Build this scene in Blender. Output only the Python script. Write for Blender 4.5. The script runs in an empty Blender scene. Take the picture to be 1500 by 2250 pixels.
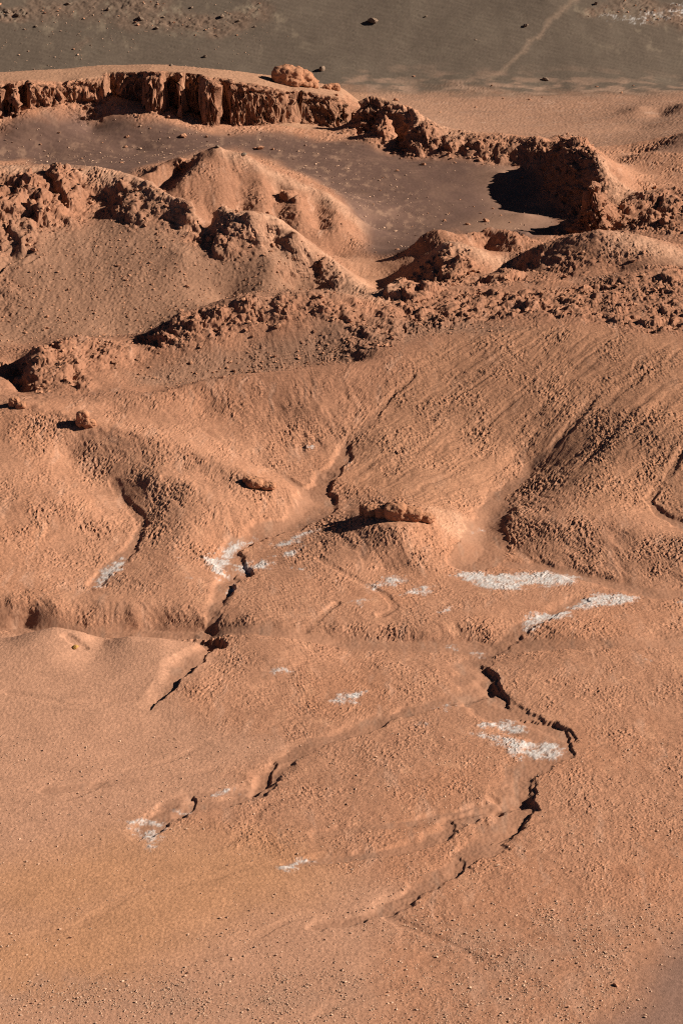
import bpy, math, random, time
import numpy as np
T0 = time.time()
rng = np.random.default_rng(7)
random.seed(7)
scene = bpy.context.scene
COL = scene.collection

# ------------------------------------------------------------------ camera, sky, sun, exposure
HC, PITCH, FPX = 100.0, math.radians(20.0), 5787.0
cam_data = bpy.data.cameras.new("camera")
cam = bpy.data.objects.new("camera", cam_data)
COL.objects.link(cam)
cam.location = (0, 0, HC)
cam.rotation_euler = (math.pi / 2 - PITCH, 0, 0)
cam_data.sensor_fit = 'VERTICAL'
cam_data.sensor_height = 24.0
cam_data.lens = FPX * 24.0 / 2250.0
cam_data.clip_start = 1.0
cam_data.clip_end = 6000.0
scene.camera = cam

SUN_EL = math.radians(30.0)
SUN_BACK = math.radians(1.0)          # sun stands to the right, almost in the picture plane
sd = (math.cos(SUN_EL) * math.cos(SUN_BACK), math.cos(SUN_EL) * math.sin(SUN_BACK), math.sin(SUN_EL))
world = bpy.data.worlds.new("World")
scene.world = world
world.use_nodes = True
wn = world.node_tree
sky = wn.nodes.new("ShaderNodeTexSky")
sky.sky_type = 'NISHITA'
sky.sun_disc = False
sky.sun_elevation = SUN_EL
sky.sun_rotation = math.atan2(sd[0], sd[1])
sky.altitude = 2400
sky.dust_density = 0.1
sky.air_density = 0.2
bg = wn.nodes["Background"]
bg.inputs["Strength"].default_value = 0.05
wn.links.new(sky.outputs[0], bg.inputs[0])
sun_data = bpy.data.lights.new("sun", 'SUN')
sun_data.energy = 5.0
sun_data.angle = math.radians(0.5)
sun_data.color = (1.0, 0.93, 0.84)
sun = bpy.data.objects.new("sun", sun_data)
COL.objects.link(sun)
sun.location = (150, 250, 180)
from mathutils import Vector
sun.rotation_euler = Vector(sd).to_track_quat('Z', 'Y').to_euler()
vs = scene.view_settings
vs.view_transform = 'Standard'
vs.look = 'None'
vs.gamma = 1.0
vs.use_curve_mapping = False
vs.exposure = 0.68
scene.cycles.use_denoising = False
scene.cycles.filter_width = 1.15
scene.cycles.max_bounces = 4
scene.cycles.diffuse_bounces = 1
scene.cycles.glossy_bounces = 1

# ------------------------------------------------------------------ pixel <-> place
CP, SP = math.cos(PITCH), math.sin(PITCH)
def unproj(u, v, z):
    """where the line of sight of a photograph pixel meets height z"""
    u = np.asarray(u, float); v = np.asarray(v, float); z = np.asarray(z, float)
    ry = FPX * CP + (1125 - v) * SP
    rz = -FPX * SP + (1125 - v) * CP
    t = (z - HC) / rz
    return (u - 750) * t, ry * t, z
def proj(x, y, z):
    f = y * CP - (z - HC) * SP
    up = y * SP + (z - HC) * CP
    return 750 + FPX * x / f, 1125 - FPX * up / f
def vtan(v):
    return -(-FPX * SP + (1125 - np.asarray(v, float)) * CP) / (FPX * CP + (1125 - np.asarray(v, float)) * SP)

# ------------------------------------------------------------------ noise
F32 = np.float32
def _hash(ix, iy, iz=0, seed=0):
    h = (ix.astype(np.int64) * 374761393 + iy.astype(np.int64) * 668265263 + np.int64(seed) * 1274126177)
    if not isinstance(iz, int):
        h = h + iz.astype(np.int64) * 2147483647
    h = (h & 0xffffffff).astype(np.uint32)
    h = (h ^ (h >> np.uint32(13))) * np.uint32(1274126177)
    h = (h ^ (h >> np.uint32(16))) * np.uint32(2246822519)
    return h ^ (h >> np.uint32(15))
_GA = np.linspace(0, 2 * np.pi, 256, endpoint=False)
_GX, _GY = np.cos(_GA).astype(F32), np.sin(_GA).astype(F32)
def perlin(x, y, seed=0):
    x = np.asarray(x, F32); y = np.asarray(y, F32)
    fx0 = np.floor(x); fy0 = np.floor(y)
    ix = fx0.astype(np.int32); iy = fy0.astype(np.int32)
    fx = x - fx0; fy = y - fy0
    sx = fx * fx * fx * (fx * (fx * 6 - 15) + 10); sy = fy * fy * fy * (fy * (fy * 6 - 15) + 10)
    def g(dx, dy):
        h = _hash(ix + dx, iy + dy, 0, seed) & np.uint32(255)
        return _GX[h] * (fx - dx) + _GY[h] * (fy - dy)
    a = g(0, 0); b = g(1, 0); c = g(0, 1); d = g(1, 1)
    a = a + sx * (b - a); c = c + sx * (d - c)
    return (a + sy * (c - a)) * F32(1.5)
def fbm(x, y, o=4, seed=0, gain=0.5, ridged=False):
    s = 0; a = 1.0; t = 0
    for i in range(o):
        n = perlin(x, y, seed + i * 17)
        if ridged: n = 1 - 2 * np.abs(n)
        s = s + a * n; t += a
        a *= gain; x = x * 2.03 + 11.3; y = y * 2.03 + 5.7
    return s / t
_G3 = rng.normal(size=(256, 3)); _G3 = (_G3 / np.linalg.norm(_G3, axis=1)[:, None]).astype(F32)
def perlin3(x, y, z, seed=0):
    x = np.asarray(x, F32); y = np.asarray(y, F32); z = np.asarray(z, F32)
    f = [np.floor(x), np.floor(y), np.floor(z)]
    i = [q.astype(np.int32) for q in f]
    p = [x - f[0], y - f[1], z - f[2]]
    s = [q * q * q * (q * (q * 6 - 15) + 10) for q in p]
    out = 0
    for dx in (0, 1):
        for dy in (0, 1):
            for dz in (0, 1):
                g = _G3[_hash(i[0] + dx, i[1] + dy, i[2] + dz, seed) & np.uint32(255)]
                w = (s[0] if dx else 1 - s[0]) * (s[1] if dy else 1 - s[1]) * (s[2] if dz else 1 - s[2])
                out = out + w * (g[:, 0] * (p[0] - dx) + g[:, 1] * (p[1] - dy) + g[:, 2] * (p[2] - dz))
    return out * F32(1.5)
def worley(x, y, seed=0, jit=0.9):
    """F1, F2 and a random number per cell"""
    x = np.asarray(x, F32); y = np.asarray(y, F32)
    fx0 = np.floor(x); fy0 = np.floor(y)
    ix = fx0.astype(np.int32); iy = fy0.astype(np.int32); fx = x - fx0; fy = y - fy0
    f1 = np.full(x.shape, 9, F32); f2 = f1.copy(); rid = np.zeros(x.shape, F32)
    for dx in (-1, 0, 1):
        for dy in (-1, 0, 1):
            h = _hash(ix + dx, iy + dy, 0, seed)
            px = dx + 0.5 + jit * ((h & np.uint32(1023)).astype(F32) / 1023 - 0.5) - fx
            py = dy + 0.5 + jit * (((h >> np.uint32(10)) & np.uint32(1023)).astype(F32) / 1023 - 0.5) - fy
            d = np.sqrt(px * px + py * py)
            nearer = d < f1
            f2 = np.where(nearer, f1, np.minimum(f2, d))
            rid = np.where(nearer, (h >> np.uint32(20)).astype(F32) / 4095, rid)
            f1 = np.where(nearer, d, f1)
    return f1, f2, rid
def worley3(x, y, z, seed=0, jit=0.9):
    x = np.asarray(x, F32); y = np.asarray(y, F32); z = np.asarray(z, F32)
    f = [np.floor(x), np.floor(y), np.floor(z)]
    i = [q.astype(np.int32) for q in f]
    p = [x - f[0], y - f[1], z - f[2]]
    f1 = np.full(x.shape, 9, F32); f2 = f1.copy(); rid = np.zeros(x.shape, F32)
    for dx in (-1, 0, 1):
        for dy in (-1, 0, 1):
            for dz in (-1, 0, 1):
                h = _hash(i[0] + dx, i[1] + dy, i[2] + dz, seed)
                a = dx + .5 + jit * ((h & np.uint32(255)).astype(F32) / 255 - .5) - p[0]
                b = dy + .5 + jit * (((h >> np.uint32(8)) & np.uint32(255)).astype(F32) / 255 - .5) - p[1]
                c = dz + .5 + jit * (((h >> np.uint32(16)) & np.uint32(255)).astype(F32) / 255 - .5) - p[2]
                d = np.sqrt(a * a + b * b + c * c)
                nearer = d < f1
                f2 = np.where(nearer, f1, np.minimum(f2, d))
                rid = np.where(nearer, (h >> np.uint32(24)).astype(F32) / 255, rid)
                f1 = np.where(nearer, d, f1)
    return f1, f2, rid
def sstep(a, b, x):
    t = np.clip((x - a) / (b - a), 0, 1)
    return t * t * (3 - 2 * t)

# ------------------------------------------------------------------ the lie of the land: crest, toe and floor lines
#   each point is (pixel column, pixel row, height in metres above the valley floor)
L = []
def line(pts, step=3.0): L.append((pts, step))
def dots(pts): L.append((pts, None))
# near floor
for v, zz in ((2600, (0, 0, 0, 0, 0)), (2250, (0, 0, 0, 0, 0)), (2000, (.1, .05, .1, .3, .3)), (1800, (.2, .1, .3, .6, .7)), (1680, (.3, .3, .6, .8, 1.0))):
    dots([(u, v, z) for u, z in zip((-350, 200, 750, 1250, 1850), zz)])
dots([(1250, 1480, 1.0), (1400, 1550, .9), (1300, 1620, .8), (1850, 1550, 1.0), (1180, 1500, 1.0), (1500, 1460, .9),
      (900, 1600, .8), (800, 1660, .7), (980, 1620, .9), (850, 1470, 1.1), (600, 1450, 1.5), (650, 1520, 1.0), (950, 1480, 1.0), (480, 1520, 1.2), (430, 1500, 1.5),
      (0, 1600, .5), (200, 1600, .5), (350, 1580, .5), (-300, 1600, .5)])
line([(-300, 1400, 1.8), (0, 1410, 1.7), (60, 1391, 2.2), (120, 1378, 2.5), (180, 1390, 2.1), (218, 1414, 1.4), (280, 1400, 2.0), (350, 1405, 2.0), (430, 1432, 1.5), (460, 1448, 1.1)], 1.5)
line([(-300, 1384, -.2), (60, 1384, -.2), (200, 1400, -.3), (330, 1396, -.3), (430, 1405, -.2)], 2)
dots([(110, 1440, 2.0), (320, 1450, 1.6), (205, 1450, 1.3), (100, 1490, 1.3), (300, 1500, 1.2), (-300, 1480, 1.0), (200, 1530, .95)])
# terraces between the cross wash and the hills
line([(-300, 1340, 1.5), (0, 1342, 1.2), (40, 1330, 1.6), (85, 1338, 1.4), (115, 1343, 1.38), (150, 1340, 1.4), (230, 1326, 1.7), (290, 1342, 1.3), (350, 1330, 1.5), (440, 1352, 1.15)], 2)
line([(-300, 1370, .2), (0, 1368, .3), (50, 1362, .35), (100, 1376, .2), (200, 1384, .1), (260, 1378, .2), (330, 1388, .1), (430, 1386, .1)], 2)
line([(700, 1392, 1.0), (860, 1376, 1.2), (960, 1374, 1.35), (1050, 1386, 1.1), (1100, 1400, .7)], 2)
line([(700, 1410, .4), (860, 1413, .35), (960, 1417, .35), (1050, 1413, .3)], 2)
dots([(-300, 1300, 1.9), (40, 1300, 2.0), (650, 1330, 1.6), (800, 1330, 1.5), (850, 1350, 1.35), (960, 1345, 1.5),
      (1080, 1360, 1.4), (1250, 1385, 1.5), (1400, 1400, 1.4), (1850, 1380, 1.2), (600, 1290, 1.5), (720, 1270, 1.5), (560, 1360, 1.7), (1000, 1320, 1.1), (1300, 1335, 1.0),
      (1100, 1280, .9), (1200, 1270, .85), (1320, 1310, .8), (1500, 1320, .8), (1850, 1310, .8), (900, 1290, 1.2), (500, 1270, 1.1), (650, 1210, 1.6), (700, 1250, 1.6)])
# butte hill
dots([(870, 1150, 4.0), (800, 1150, 3.5), (950, 1140, 3.7), (730, 1155, 2.3), (880, 1175, 3.6), (760, 1205, 2.2), (850, 1245, 1.3), (1000, 1245, 1.0), (1030, 1180, 1.6), (980, 1150, 3.0), (1010, 1130, 2.6),
      (860, 1120, 4.1), (920, 1115, 4.0)])
line([(860, 1158, 4.0), (890, 1180, 3.3), (930, 1215, 2.2)])
# washes
line([(760, 995, 3.4), (735, 1050, 2.8), (700, 1095, 2.0), (640, 1150, 1.7), (560, 1185, 1.4), (500, 1215, 1.2)])
line([(1160, 1030, 2.7), (1100, 1085, 2.1), (1075, 1130, 1.7), (1060, 1190, 1.2), (1040, 1240, .9)])
dots([(1110, 1210, 1.0), (780, 1080, 2.5), (760, 1110, 2.1)])
# left spur
line([(-300, 860, 8.2), (-60, 878, 7.8), (30, 885, 8.2), (185, 925, 7.5), (330, 965, 6.6), (450, 1000, 5.6), (560, 1052, 4.4), (640, 1090, 3.0), (690, 1112, 2.0)], 1.5)
line([(400, 930, 5.5), (500, 985, 4.3), (600, 1040, 3.0), (660, 1075, 2.4)])
dots([(250, 900, 6.4), (330, 920, 6.0)])
line([(150, 1000, 5.0), (250, 1072, 3.5), (310, 1150, 2.4), (285, 1210, 1.7), (215, 1285, 1.1)])
dots([(300, 1000, 5.6), (400, 1030, 5.0), (480, 1055, 4.3)])
dots([(-300, 950, 6.4), (0, 960, 6.4), (110, 990, 5.8), (0, 1060, 5.1), (120, 1090, 4.5), (200, 1120, 3.6), (0, 1180, 3.3), (120, 1210, 2.3), (-300, 1150, 3.3), (0, 1250, 2.3)])
dots([(268, 1085, 3.9), (340, 1044, 5.2), (420, 1065, 5.0), (480, 1100, 4.0), (560, 1130, 2.6), (400, 1180, 2.6), (480, 1180, 2.0), (400, 1250, 1.9), (345, 1130, 3.1), (420, 1130, 3.5)])
# orange hill crest and the big rilled slope
line([(60, 868, 7.2), (130, 872, 7.0), (230, 880, 7.0), (330, 868, 7.0), (480, 833, 7.5), (700, 812, 8.1), (850, 790, 8.6), (930, 770, 9.0)], 2)
line([(330, 862, 6.0), (480, 826, 6.1), (650, 806, 6.9), (780, 790, 7.7)], 2)
dots([(450, 900, 5.6), (600, 900, 5.6), (550, 950, 4.7), (700, 900, 6.0), (700, 965, 4.2), (800, 880, 6.2)])
dots([(900, 860, 6.8), (1000, 800, 8.4), (1100, 760, 9.8), (1250, 730, 11.0), (1400, 750, 11.2), (1500, 780, 11.0), (1850, 760, 11.8), (1000, 950, 5.0), (1200, 900, 7.0), (1400, 900, 8.4), (1500, 960, 7.6), (1850, 950, 8.2),
      (1100, 1000, 3.9), (1300, 1040, 4.8), (1500, 1060, 4.8), (1850, 1080, 4.6), (900, 1030, 3.5), (950, 1080, 2.9), (1200, 1080, 3.2), (850, 960, 4.6), (1050, 1060, 2.9)])
line([(1130, 1135, 2.5), (1220, 1150, 3.0), (1300, 1148, 3.3), (1400, 1160, 3.4), (1500, 1185, 3.3), (1850, 1230, 3.0)])
line([(1120, 1210, 1.1), (1200, 1235, 1.0), (1300, 1262, .95), (1500, 1288, .9), (1850, 1300, .9)])
dots([(1440, 1128, 3.1), (1500, 1160, 2.8), (1370, 1110, 3.7)])
# rubble ridge, left
line([(58, 792, 7.6), (90, 765, 8.3), (125, 750, 8.7), (170, 742, 8.9), (250, 757, 8.4), (268, 778, 7.9)], 1.5)
dots([(75, 858, 6.5), (100, 858, 6.7), (180, 866, 6.5), (5, 795, 6.8), (-100, 790, 6.8), (200, 820, 7.1)])
line([(42, 800, 6.3), (46, 830, 6.2), (52, 856, 6.1)], 1)
dots([(18, 800, 7.2), (0, 830, 7.0), (22, 840, 6.8)])
line([(64, 800, 7.7), (70, 830, 7.3), (80, 845, 7.0)], 1)
line([(315, 752, 7.6), (345, 725, 8.6), (400, 700, 10.2), (480, 680, 11.2), (550, 652, 12.4), (700, 648, 12.5), (760, 655, 12.0), (830, 678, 10.8)], 2)
dots([(400, 790, 7.3), (550, 750, 8.6), (700, 740, 9.0), (290, 800, 7.0)])
line([(800, 772, 8.5), (830, 745, 9.2), (900, 725, 9.6), (1050, 712, 10.1), (1200, 695, 11.0), (1300, 702, 11.2), (1420, 720, 11.4)])
# scree bowl behind it
dots([(60, 750, 5.3), (250, 730, 5.2), (330, 728, 5.3), (500, 655, 7.0), (650, 628, 7.7), (0, 700, 6.2), (-300, 700, 6.6), (200, 600, 9.7), (0, 600, 10.0), (100, 500, 13.8), (400, 560, 11.5), (600, 580, 10.5), (700, 620, 8.0), (780, 655, 7.5), (640, 590, 9.6), (-300, 560, 12)])
line([(-350, 385, 18.6), (0, 376, 18.7), (75, 368, 18.8), (140, 366, 18.8), (220, 373, 18.4), (300, 397, 17.6), (345, 425, 17.0), (420, 458, 15.9), (480, 467, 15.3), (560, 474, 15.0), (605, 490, 14.4), (640, 525, 12.8), (680, 552, 11.2), (720, 564, 10.0), (750, 588, 9.2), (800, 640, 8.0), (838, 662, 7.5)], 2)
# pyramid hill
line([(300, 392, 11.4), (320, 380, 12.0), (370, 352, 13.1), (430, 342, 14.0), (465, 326, 15.2), (480, 322, 15.4), (530, 338, 14.5), (560, 358, 13.5), (620, 400, 11.5), (700, 420, 10.2), (750, 450, 8.8), (785, 480, 7.4), (803, 512, 5.9)], 2)
line([(450, 345, 14.2), (400, 392, 12.6), (360, 440, 10.8)], 2)
line([(428, 350, 12.8), (384, 394, 11.0), (345, 436, 9.6)], 2)
line([(500, 335, 14.6), (505, 400, 12.2), (498, 460, 9.9)], 3)
line([(537, 372, 13.0), (532, 430, 10.6), (525, 490, 8.2)], 3)
line([(575, 372, 13.0), (580, 430, 10.8), (560, 500, 8.4)], 3)
line([(612, 420, 10.4), (607, 470, 8.9), (600, 512, 7.3)], 3)
line([(650, 415, 10.8), (662, 470, 9.5), (650, 530, 7.4)], 3)
line([(690, 445, 9.0), (702, 505, 7.3)], 3)
line([(720, 440, 9.4), (738, 500, 8.0), (738, 545, 6.3)], 3)
dots([(320, 400, 10.2), (480, 500, 8.2), (740, 556, 5.8), (805, 530, 5.2)])
line([(420, 480, 12.9), (470, 540, 12.2), (540, 545, 12.0), (610, 545, 11.6)])
dots([(500, 500, 14.2), (560, 505, 14.0), (390, 490, 14.0), (340, 470, 15.0), (240, 440, 15.6), (200, 470, 14.4)])
# sand basin
dots([(850, 540, 4.9), (900, 480, 5.0), (1000, 450, 5.3), (800, 430, 5.7), (700, 380, 6.6), (900, 380, 6.2), (1100, 380, 6.7), (1050, 500, 5.2), (1150, 470, 5.9), (600, 335, 7.6), (500, 300, 8.8), (300, 330, 7.8), (100, 340, 7.6), (0, 350, 7.6), (-350, 350, 7.6),
      (200, 285, 9.6), (0, 295, 10.0), (-350, 290, 10.2), (200, 255, 11.4), (560, 345, 7.4), (650, 370, 6.9), (750, 420, 6.0), (820, 500, 5.1)])
# cliff: foot line with heights, and the rim above it
FOOT = [(u, v, HC - D * float(vtan(v))) for u, v, D in ((-350, 262, 431), (0, 262, 432), (60, 243, 434), (130, 226, 437), (230, 226, 440), (330, 246, 437), (370, 252, 437), (420, 268, 436), (460, 278, 435.5), (560, 275, 438.5), (640, 270, 442.5), (730, 282, 445), (790, 290, 446.5))]
RIM = [(-350, 190), (0, 190), (60, 184), (130, 178), (230, 166), (330, 160), (370, 163), (420, 170), (460, 176), (560, 186), (640, 198), (730, 212), (790, 232)]
BACK = [(-350, 166), (0, 165), (60, 162), (130, 157), (230, 150), (330, 148), (370, 150), (420, 153), (460, 156), (560, 166), (640, 178), (730, 194), (790, 211)]
line(FOOT, 2)
# the plateau behind the foot line is a second surface that the cliff climbs to
CLX, CLY, CRZ, CBZ = [], [], [], []
for (u, v, z), (ur, vr), (ub, vb) in zip(FOOT, RIM, BACK):
    x, y, _ = (float(q) for q in unproj(u, v, z))
    CLX.append(x); CLY.append(y)
    CRZ.append(HC - (y + 2.0) * float(vtan(vr))); CBZ.append(HC - (y + 14) * float(vtan(vb)))
WPTS = []
for (u, v, z), x, y in zip(FOOT, CLX, CLY):
    WPTS += [(x * 1.01, y + 6, z + .4), (x * 1.04, y + 20, 7.0), (x * 1.08, y + 38, 4.0)]
# rubble slope right of the cliff
line([(810, 218, 13.4), (880, 241, 12.2), (940, 264, 11.0), (1000, 290, 10.2), (1060, 299, 10.0), (1100, 294, 10.4), (1140, 300, 10.2), (1180, 300, 10.8)], 2)
line([(815, 303, 7.4), (860, 303, 7.8), (900, 330, 7.6), (960, 338, 7.6), (1020, 346, 7.4), (1100, 354, 7.2), (1150, 362, 7.0)], 2)
dots([(850, 262, 11.4), (900, 285, 10.4)])
for u, y, z in ((880, 455, 5.5), (950, 450, 4.8), (1050, 446, 4.5), (1150, 442, 4.6), (1000, 440, 6.5)):
    WPTS.append(((u - 750) / FPX * y * 1.02, y, z))
# rock outcrop
line([(1226, 312, 11.8), (1238, 304, 12.3), (1256, 304, 12.4), (1282, 326, 12.4), (1302, 345, 12.8), (1312, 374, 11.6)], 1.2)
dots([(1226, 345, 10.4), (1244, 342, 11.2), (1268, 350, 11.3)])
line([(1190, 345, 8.4), (1204, 388, 6.8), (1210, 430, 5.9), (1234, 437, 6.0), (1256, 446, 6.0), (1262, 475, 5.8), (1270, 512, 5.6), (1300, 525, 5.8), (1335, 500, 6.6)], 1.5)
dots([(1330, 385, 11.0), (1360, 400, 9.3), (1390, 420, 7.6), (1420, 432, 6.8), (1310, 420, 10.8), (1298, 462, 9.6), (1340, 450, 8.8), (1370, 450, 7.4), (1290, 440, 10.4), (1290, 485, 8.0)])
dots([(1300, 330, 5.0), (1350, 360, 5.6), (1400, 400, 6.2)])
# right hills behind
dots([(1360, 347, 5.4), (1400, 340, 6.4), (1445, 335, 7.0), (1500, 345, 7.2), (1850, 340, 7.5), (1400, 375, 5.9), (1450, 392, 5.9), (1500, 395, 6.2), (1850, 400, 6.5)])
line([(1405, 337, 5.0), (1450, 318, 6.2), (1500, 294, 7.8), (1850, 260, 9.0)])
line([(1340, 455, 7.2), (1400, 432, 8.8), (1450, 418, 9.7), (1500, 413, 10.2), (1850, 400, 11)], 2)
dots([(1400, 500, 7.6), (1500, 500, 8.6), (1850, 500, 9.4), (1340, 510, 6.6), (1450, 470, 8.6), (1230, 515, 5.6), (1180, 525, 5.8), (1140, 510, 5.6)])
# hill and mounds, right middle
line([(1130, 572, 9.8), (1160, 558, 11.0), (1200, 545, 12.2), (1260, 526, 13.7), (1315, 515, 14.5), (1400, 523, 14.0), (1450, 540, 13.4), (1500, 562, 12.6), (1850, 640, 11.0)], 2)
for u, y, z in ((1200, 366, 7.5), (1315, 364, 8.0), (1450, 360, 8.5)):
    WPTS.append(((u - 750) / FPX * y * 1.02, y, z))
line([(850, 652, 10.4), (872, 622, 11.0), (950, 632, 11.0), (1050, 640, 10.9), (1150, 638, 11.2), (1300, 632, 11.5), (1350, 612, 12.3), (1450, 592, 13.0), (1500, 596, 13.0), (1850, 590, 13.5)], 2)
dots([(1250, 600, 10.9), (1350, 595, 11.4), (1100, 605, 10.0), (1200, 610, 10.6)])
line([(1060, 620, 9.2), (1110, 605, 9.3), (1140, 590, 9.2)])
line([(878, 560, 6.8), (930, 522, 9.6), (965, 514, 10.3), (1010, 519, 9.8), (1070, 507, 10.2), (1110, 515, 10.0), (1160, 548, 8.8)], 2)
line([(975, 540, 11.0), (1000, 546, 11.2), (1050, 560, 10.6), (1112, 582, 9.4)], 2)
line([(1040, 530, 8.4), (1100, 555, 8.3)])
dots([(950, 602, 8.6), (860, 600, 6.4), (925, 560, 8.0)])
line([(735, 560, 6.4), (800, 566, 6.0), (850, 562, 6.2)])
dots([(830, 640, 6.2), (780, 600, 6.6), (845, 620, 6.4)])
# far valley and dune slope
dots([(1000, 250, 2.6), (1200, 262, 2.6), (1400, 285, 3.0), (1300, 318, 4.2), (1250, 295, 3.6), (1450, 255, 3.8), (1400, 236, 4.8), (1500, 228, 5.8), (1400, 215, 3.2), (1500, 212, 4.0), (1850, 225, 6.5), (900, 215, 3.0), (1350, 245, 3.4)])
for v, z in ((193, 3.5), (100, 8.8), (0, 15.5)):
    dots([(u, v - (8 if u > 1300 else 0), z) for u in (-350, 0, 300, 600, 900, 1200, 1500, 1850)])
for xx in (-110, -60, 0, 60, 110):
    for y, z in ((575, 31), (620, 50)):
        WPTS.append((xx, y, z))
    WPTS.append((xx * .5, 120, 0))

C = []
for pts, step in L:
    if step is None:
        for u, v, z in pts:
            x, y, zz = unproj(u, v, z); C.append((float(x), float(y), z))
    else:
        for (u0, v0, z0), (u1, v1, z1) in zip(pts[:-1], pts[1:]):
            a = np.array([float(q) for q in unproj(u0, v0, z0)]); b = np.array([float(q) for q in unproj(u1, v1, z1)])
            n = max(1, int(np.hypot(*(b - a)[:2]) / step))
            for k in range(n):
                t = k / n
                C.append(tuple(float(q) for q in unproj(u0 + (u1 - u0) * t, v0 + (v1 - v0) * t, z0 + (z1 - z0) * t)))
        C.append(tuple(float(q) for q in unproj(*pts[-1])))
C += WPTS
C = np.array(C)
keep = []
for i, p in enumerate(C):
    if all(np.hypot(p[0] - C[j, 0], p[1] - C[j, 1]) > 0.8 for j in keep): keep.append(i)
C = C[keep]
KC, KP = 0.7, 0.36
def phi(r2): return (r2 + KC) ** KP
n = len(C)
A = np.zeros((n + 3, n + 3))
d2 = (C[:, None, 0] - C[None, :, 0]) ** 2 + (C[:, None, 1] - C[None, :, 1]) ** 2
A[:n, :n] = phi(d2) - np.eye(n) * 0.004
A[:n, n] = 1; A[:n, n + 1] = C[:, 0] / 100; A[:n, n + 2] = C[:, 1] / 100
A[n:, :n] = A[:n, n:].T
W = np.linalg.solve(A, np.concatenate([C[:, 2], [0, 0, 0]]))
RS, RX0, RY0, RNX, RNY = 0.5, -120.0, 120.0, 481, 1021
gx = (RX0 + RS * np.arange(RNX)).astype(F32); gy = (RY0 + RS * np.arange(RNY)).astype(F32)
MAC = np.zeros((RNY, RNX), F32)
Cx = C[:, 0].astype(F32); Cy = C[:, 1].astype(F32); Wf = W[:n].astype(F32)
dx2 = (gx[:, None] - Cx[None]) ** 2 + F32(KC)
for j in range(RNY):
    MAC[j] = np.exp(F32(KP) * np.log(dx2 + ((gy[j] - Cy) ** 2)[None])) @ Wf
MAC += (W[n] + W[n + 1] * gx[None] / 100 + W[n + 2] * gy[:, None] / 100).astype(F32)
def _box(a, h, ax):
    pad = [(0, 0), (0, 0)]; pad[ax] = (h + 1, h)
    p = np.pad(a, pad, mode='edge').cumsum(ax, dtype=np.float64)
    return ((p[2 * h + 1:] - p[:-2 * h - 1]) if ax == 0 else (p[:, 2 * h + 1:] - p[:, :-2 * h - 1])) / (2 * h + 1)
soft_ = MAC
for _ in range(2): soft_ = _box(_box(soft_, 11, 0), 11, 1)
crisp = (sstep(288, 310, gy) * (1 - sstep(368, 384, gy)))[:, None]
MAC = (MAC + .30 * crisp * (MAC - soft_)).astype(F32)      # weathered ground keeps its crests and hollows distinct
print("macro", n, "centres", round(time.time() - T0, 1), "s")

def macro(x, y):
    fx = np.clip((x - RX0) / RS, 1, RNX - 3.001); fy = np.clip((y - RY0) / RS, 1, RNY - 3.001)
    ix = np.floor(fx).astype(np.int32); iy = np.floor(fy).astype(np.int32)
    tx = (fx - ix).astype(F32); ty = (fy - iy).astype(F32)
    def cub(t):
        return (((-.5 * t + 1) * t - .5) * t, (1.5 * t - 2.5) * t * t + 1, ((-1.5 * t + 2) * t + .5) * t, (.5 * t - .5) * t * t)
    wx = cub(tx); wy = cub(ty)
    M = MAC.ravel(); base = iy * RNX + ix
    out = 0
    for j in range(4):
        r = 0
        for i in range(4):
            r = r + wx[i] * M[base + (j - 1) * RNX + (i - 1)]
        out = out + wy[j] * r
    return out

# alcoves and buttresses of the cliff: (pixel column from, to, metres set back)
ALC = [(14, 28, 2.0), (50, 70, 3.6), (140, 152, 1.0), (240, 326, 5.0), (362, 398, 6.0), (404, 450, 5.0), (478, 508, 3.4), (650, 662, 1.4), (768, 776, 2.0)]
def recess(x, y):
    """how far the cliff is set back at this place"""
    u = 750 + x / y * FPX * 0.985
    w = np.zeros_like(x)
    for a, b, d in ALC:
        s = 2.5 if b - a > 12 else 1.5
        w = np.maximum(w, d * sstep(a - s, a + s, u) * (1 - sstep(b - s, b + s, u)))
    w = w + 0.7 * perlin(x / 4.5, y * 0 + 3.3, 5) + 0.15 * perlin(x / 1.2, y * 0 + 7.7, 6)
    band = sstep(424, 432, y) * (1 - sstep(448, 462, y)) * (1 - sstep(780, 800, u))
    return w * band
BUMPS = []
def land0(x, y): return macro(x, y)
def head(u, v, rx, ry, h):
    yy = np.linspace(150, 600, 3000)
    rz_ = -FPX * SP + (1125 - v) * CP; ry_ = FPX * CP + (1125 - v) * SP
    t = yy / ry_; xx = (u - 750) * t
    k = np.nonzero(macro(xx.astype(F32), yy.astype(F32)) >= HC + rz_ * t)[0][0]
    BUMPS.append((float(xx[k]), float(yy[k]), rx, ry, h))
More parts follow.
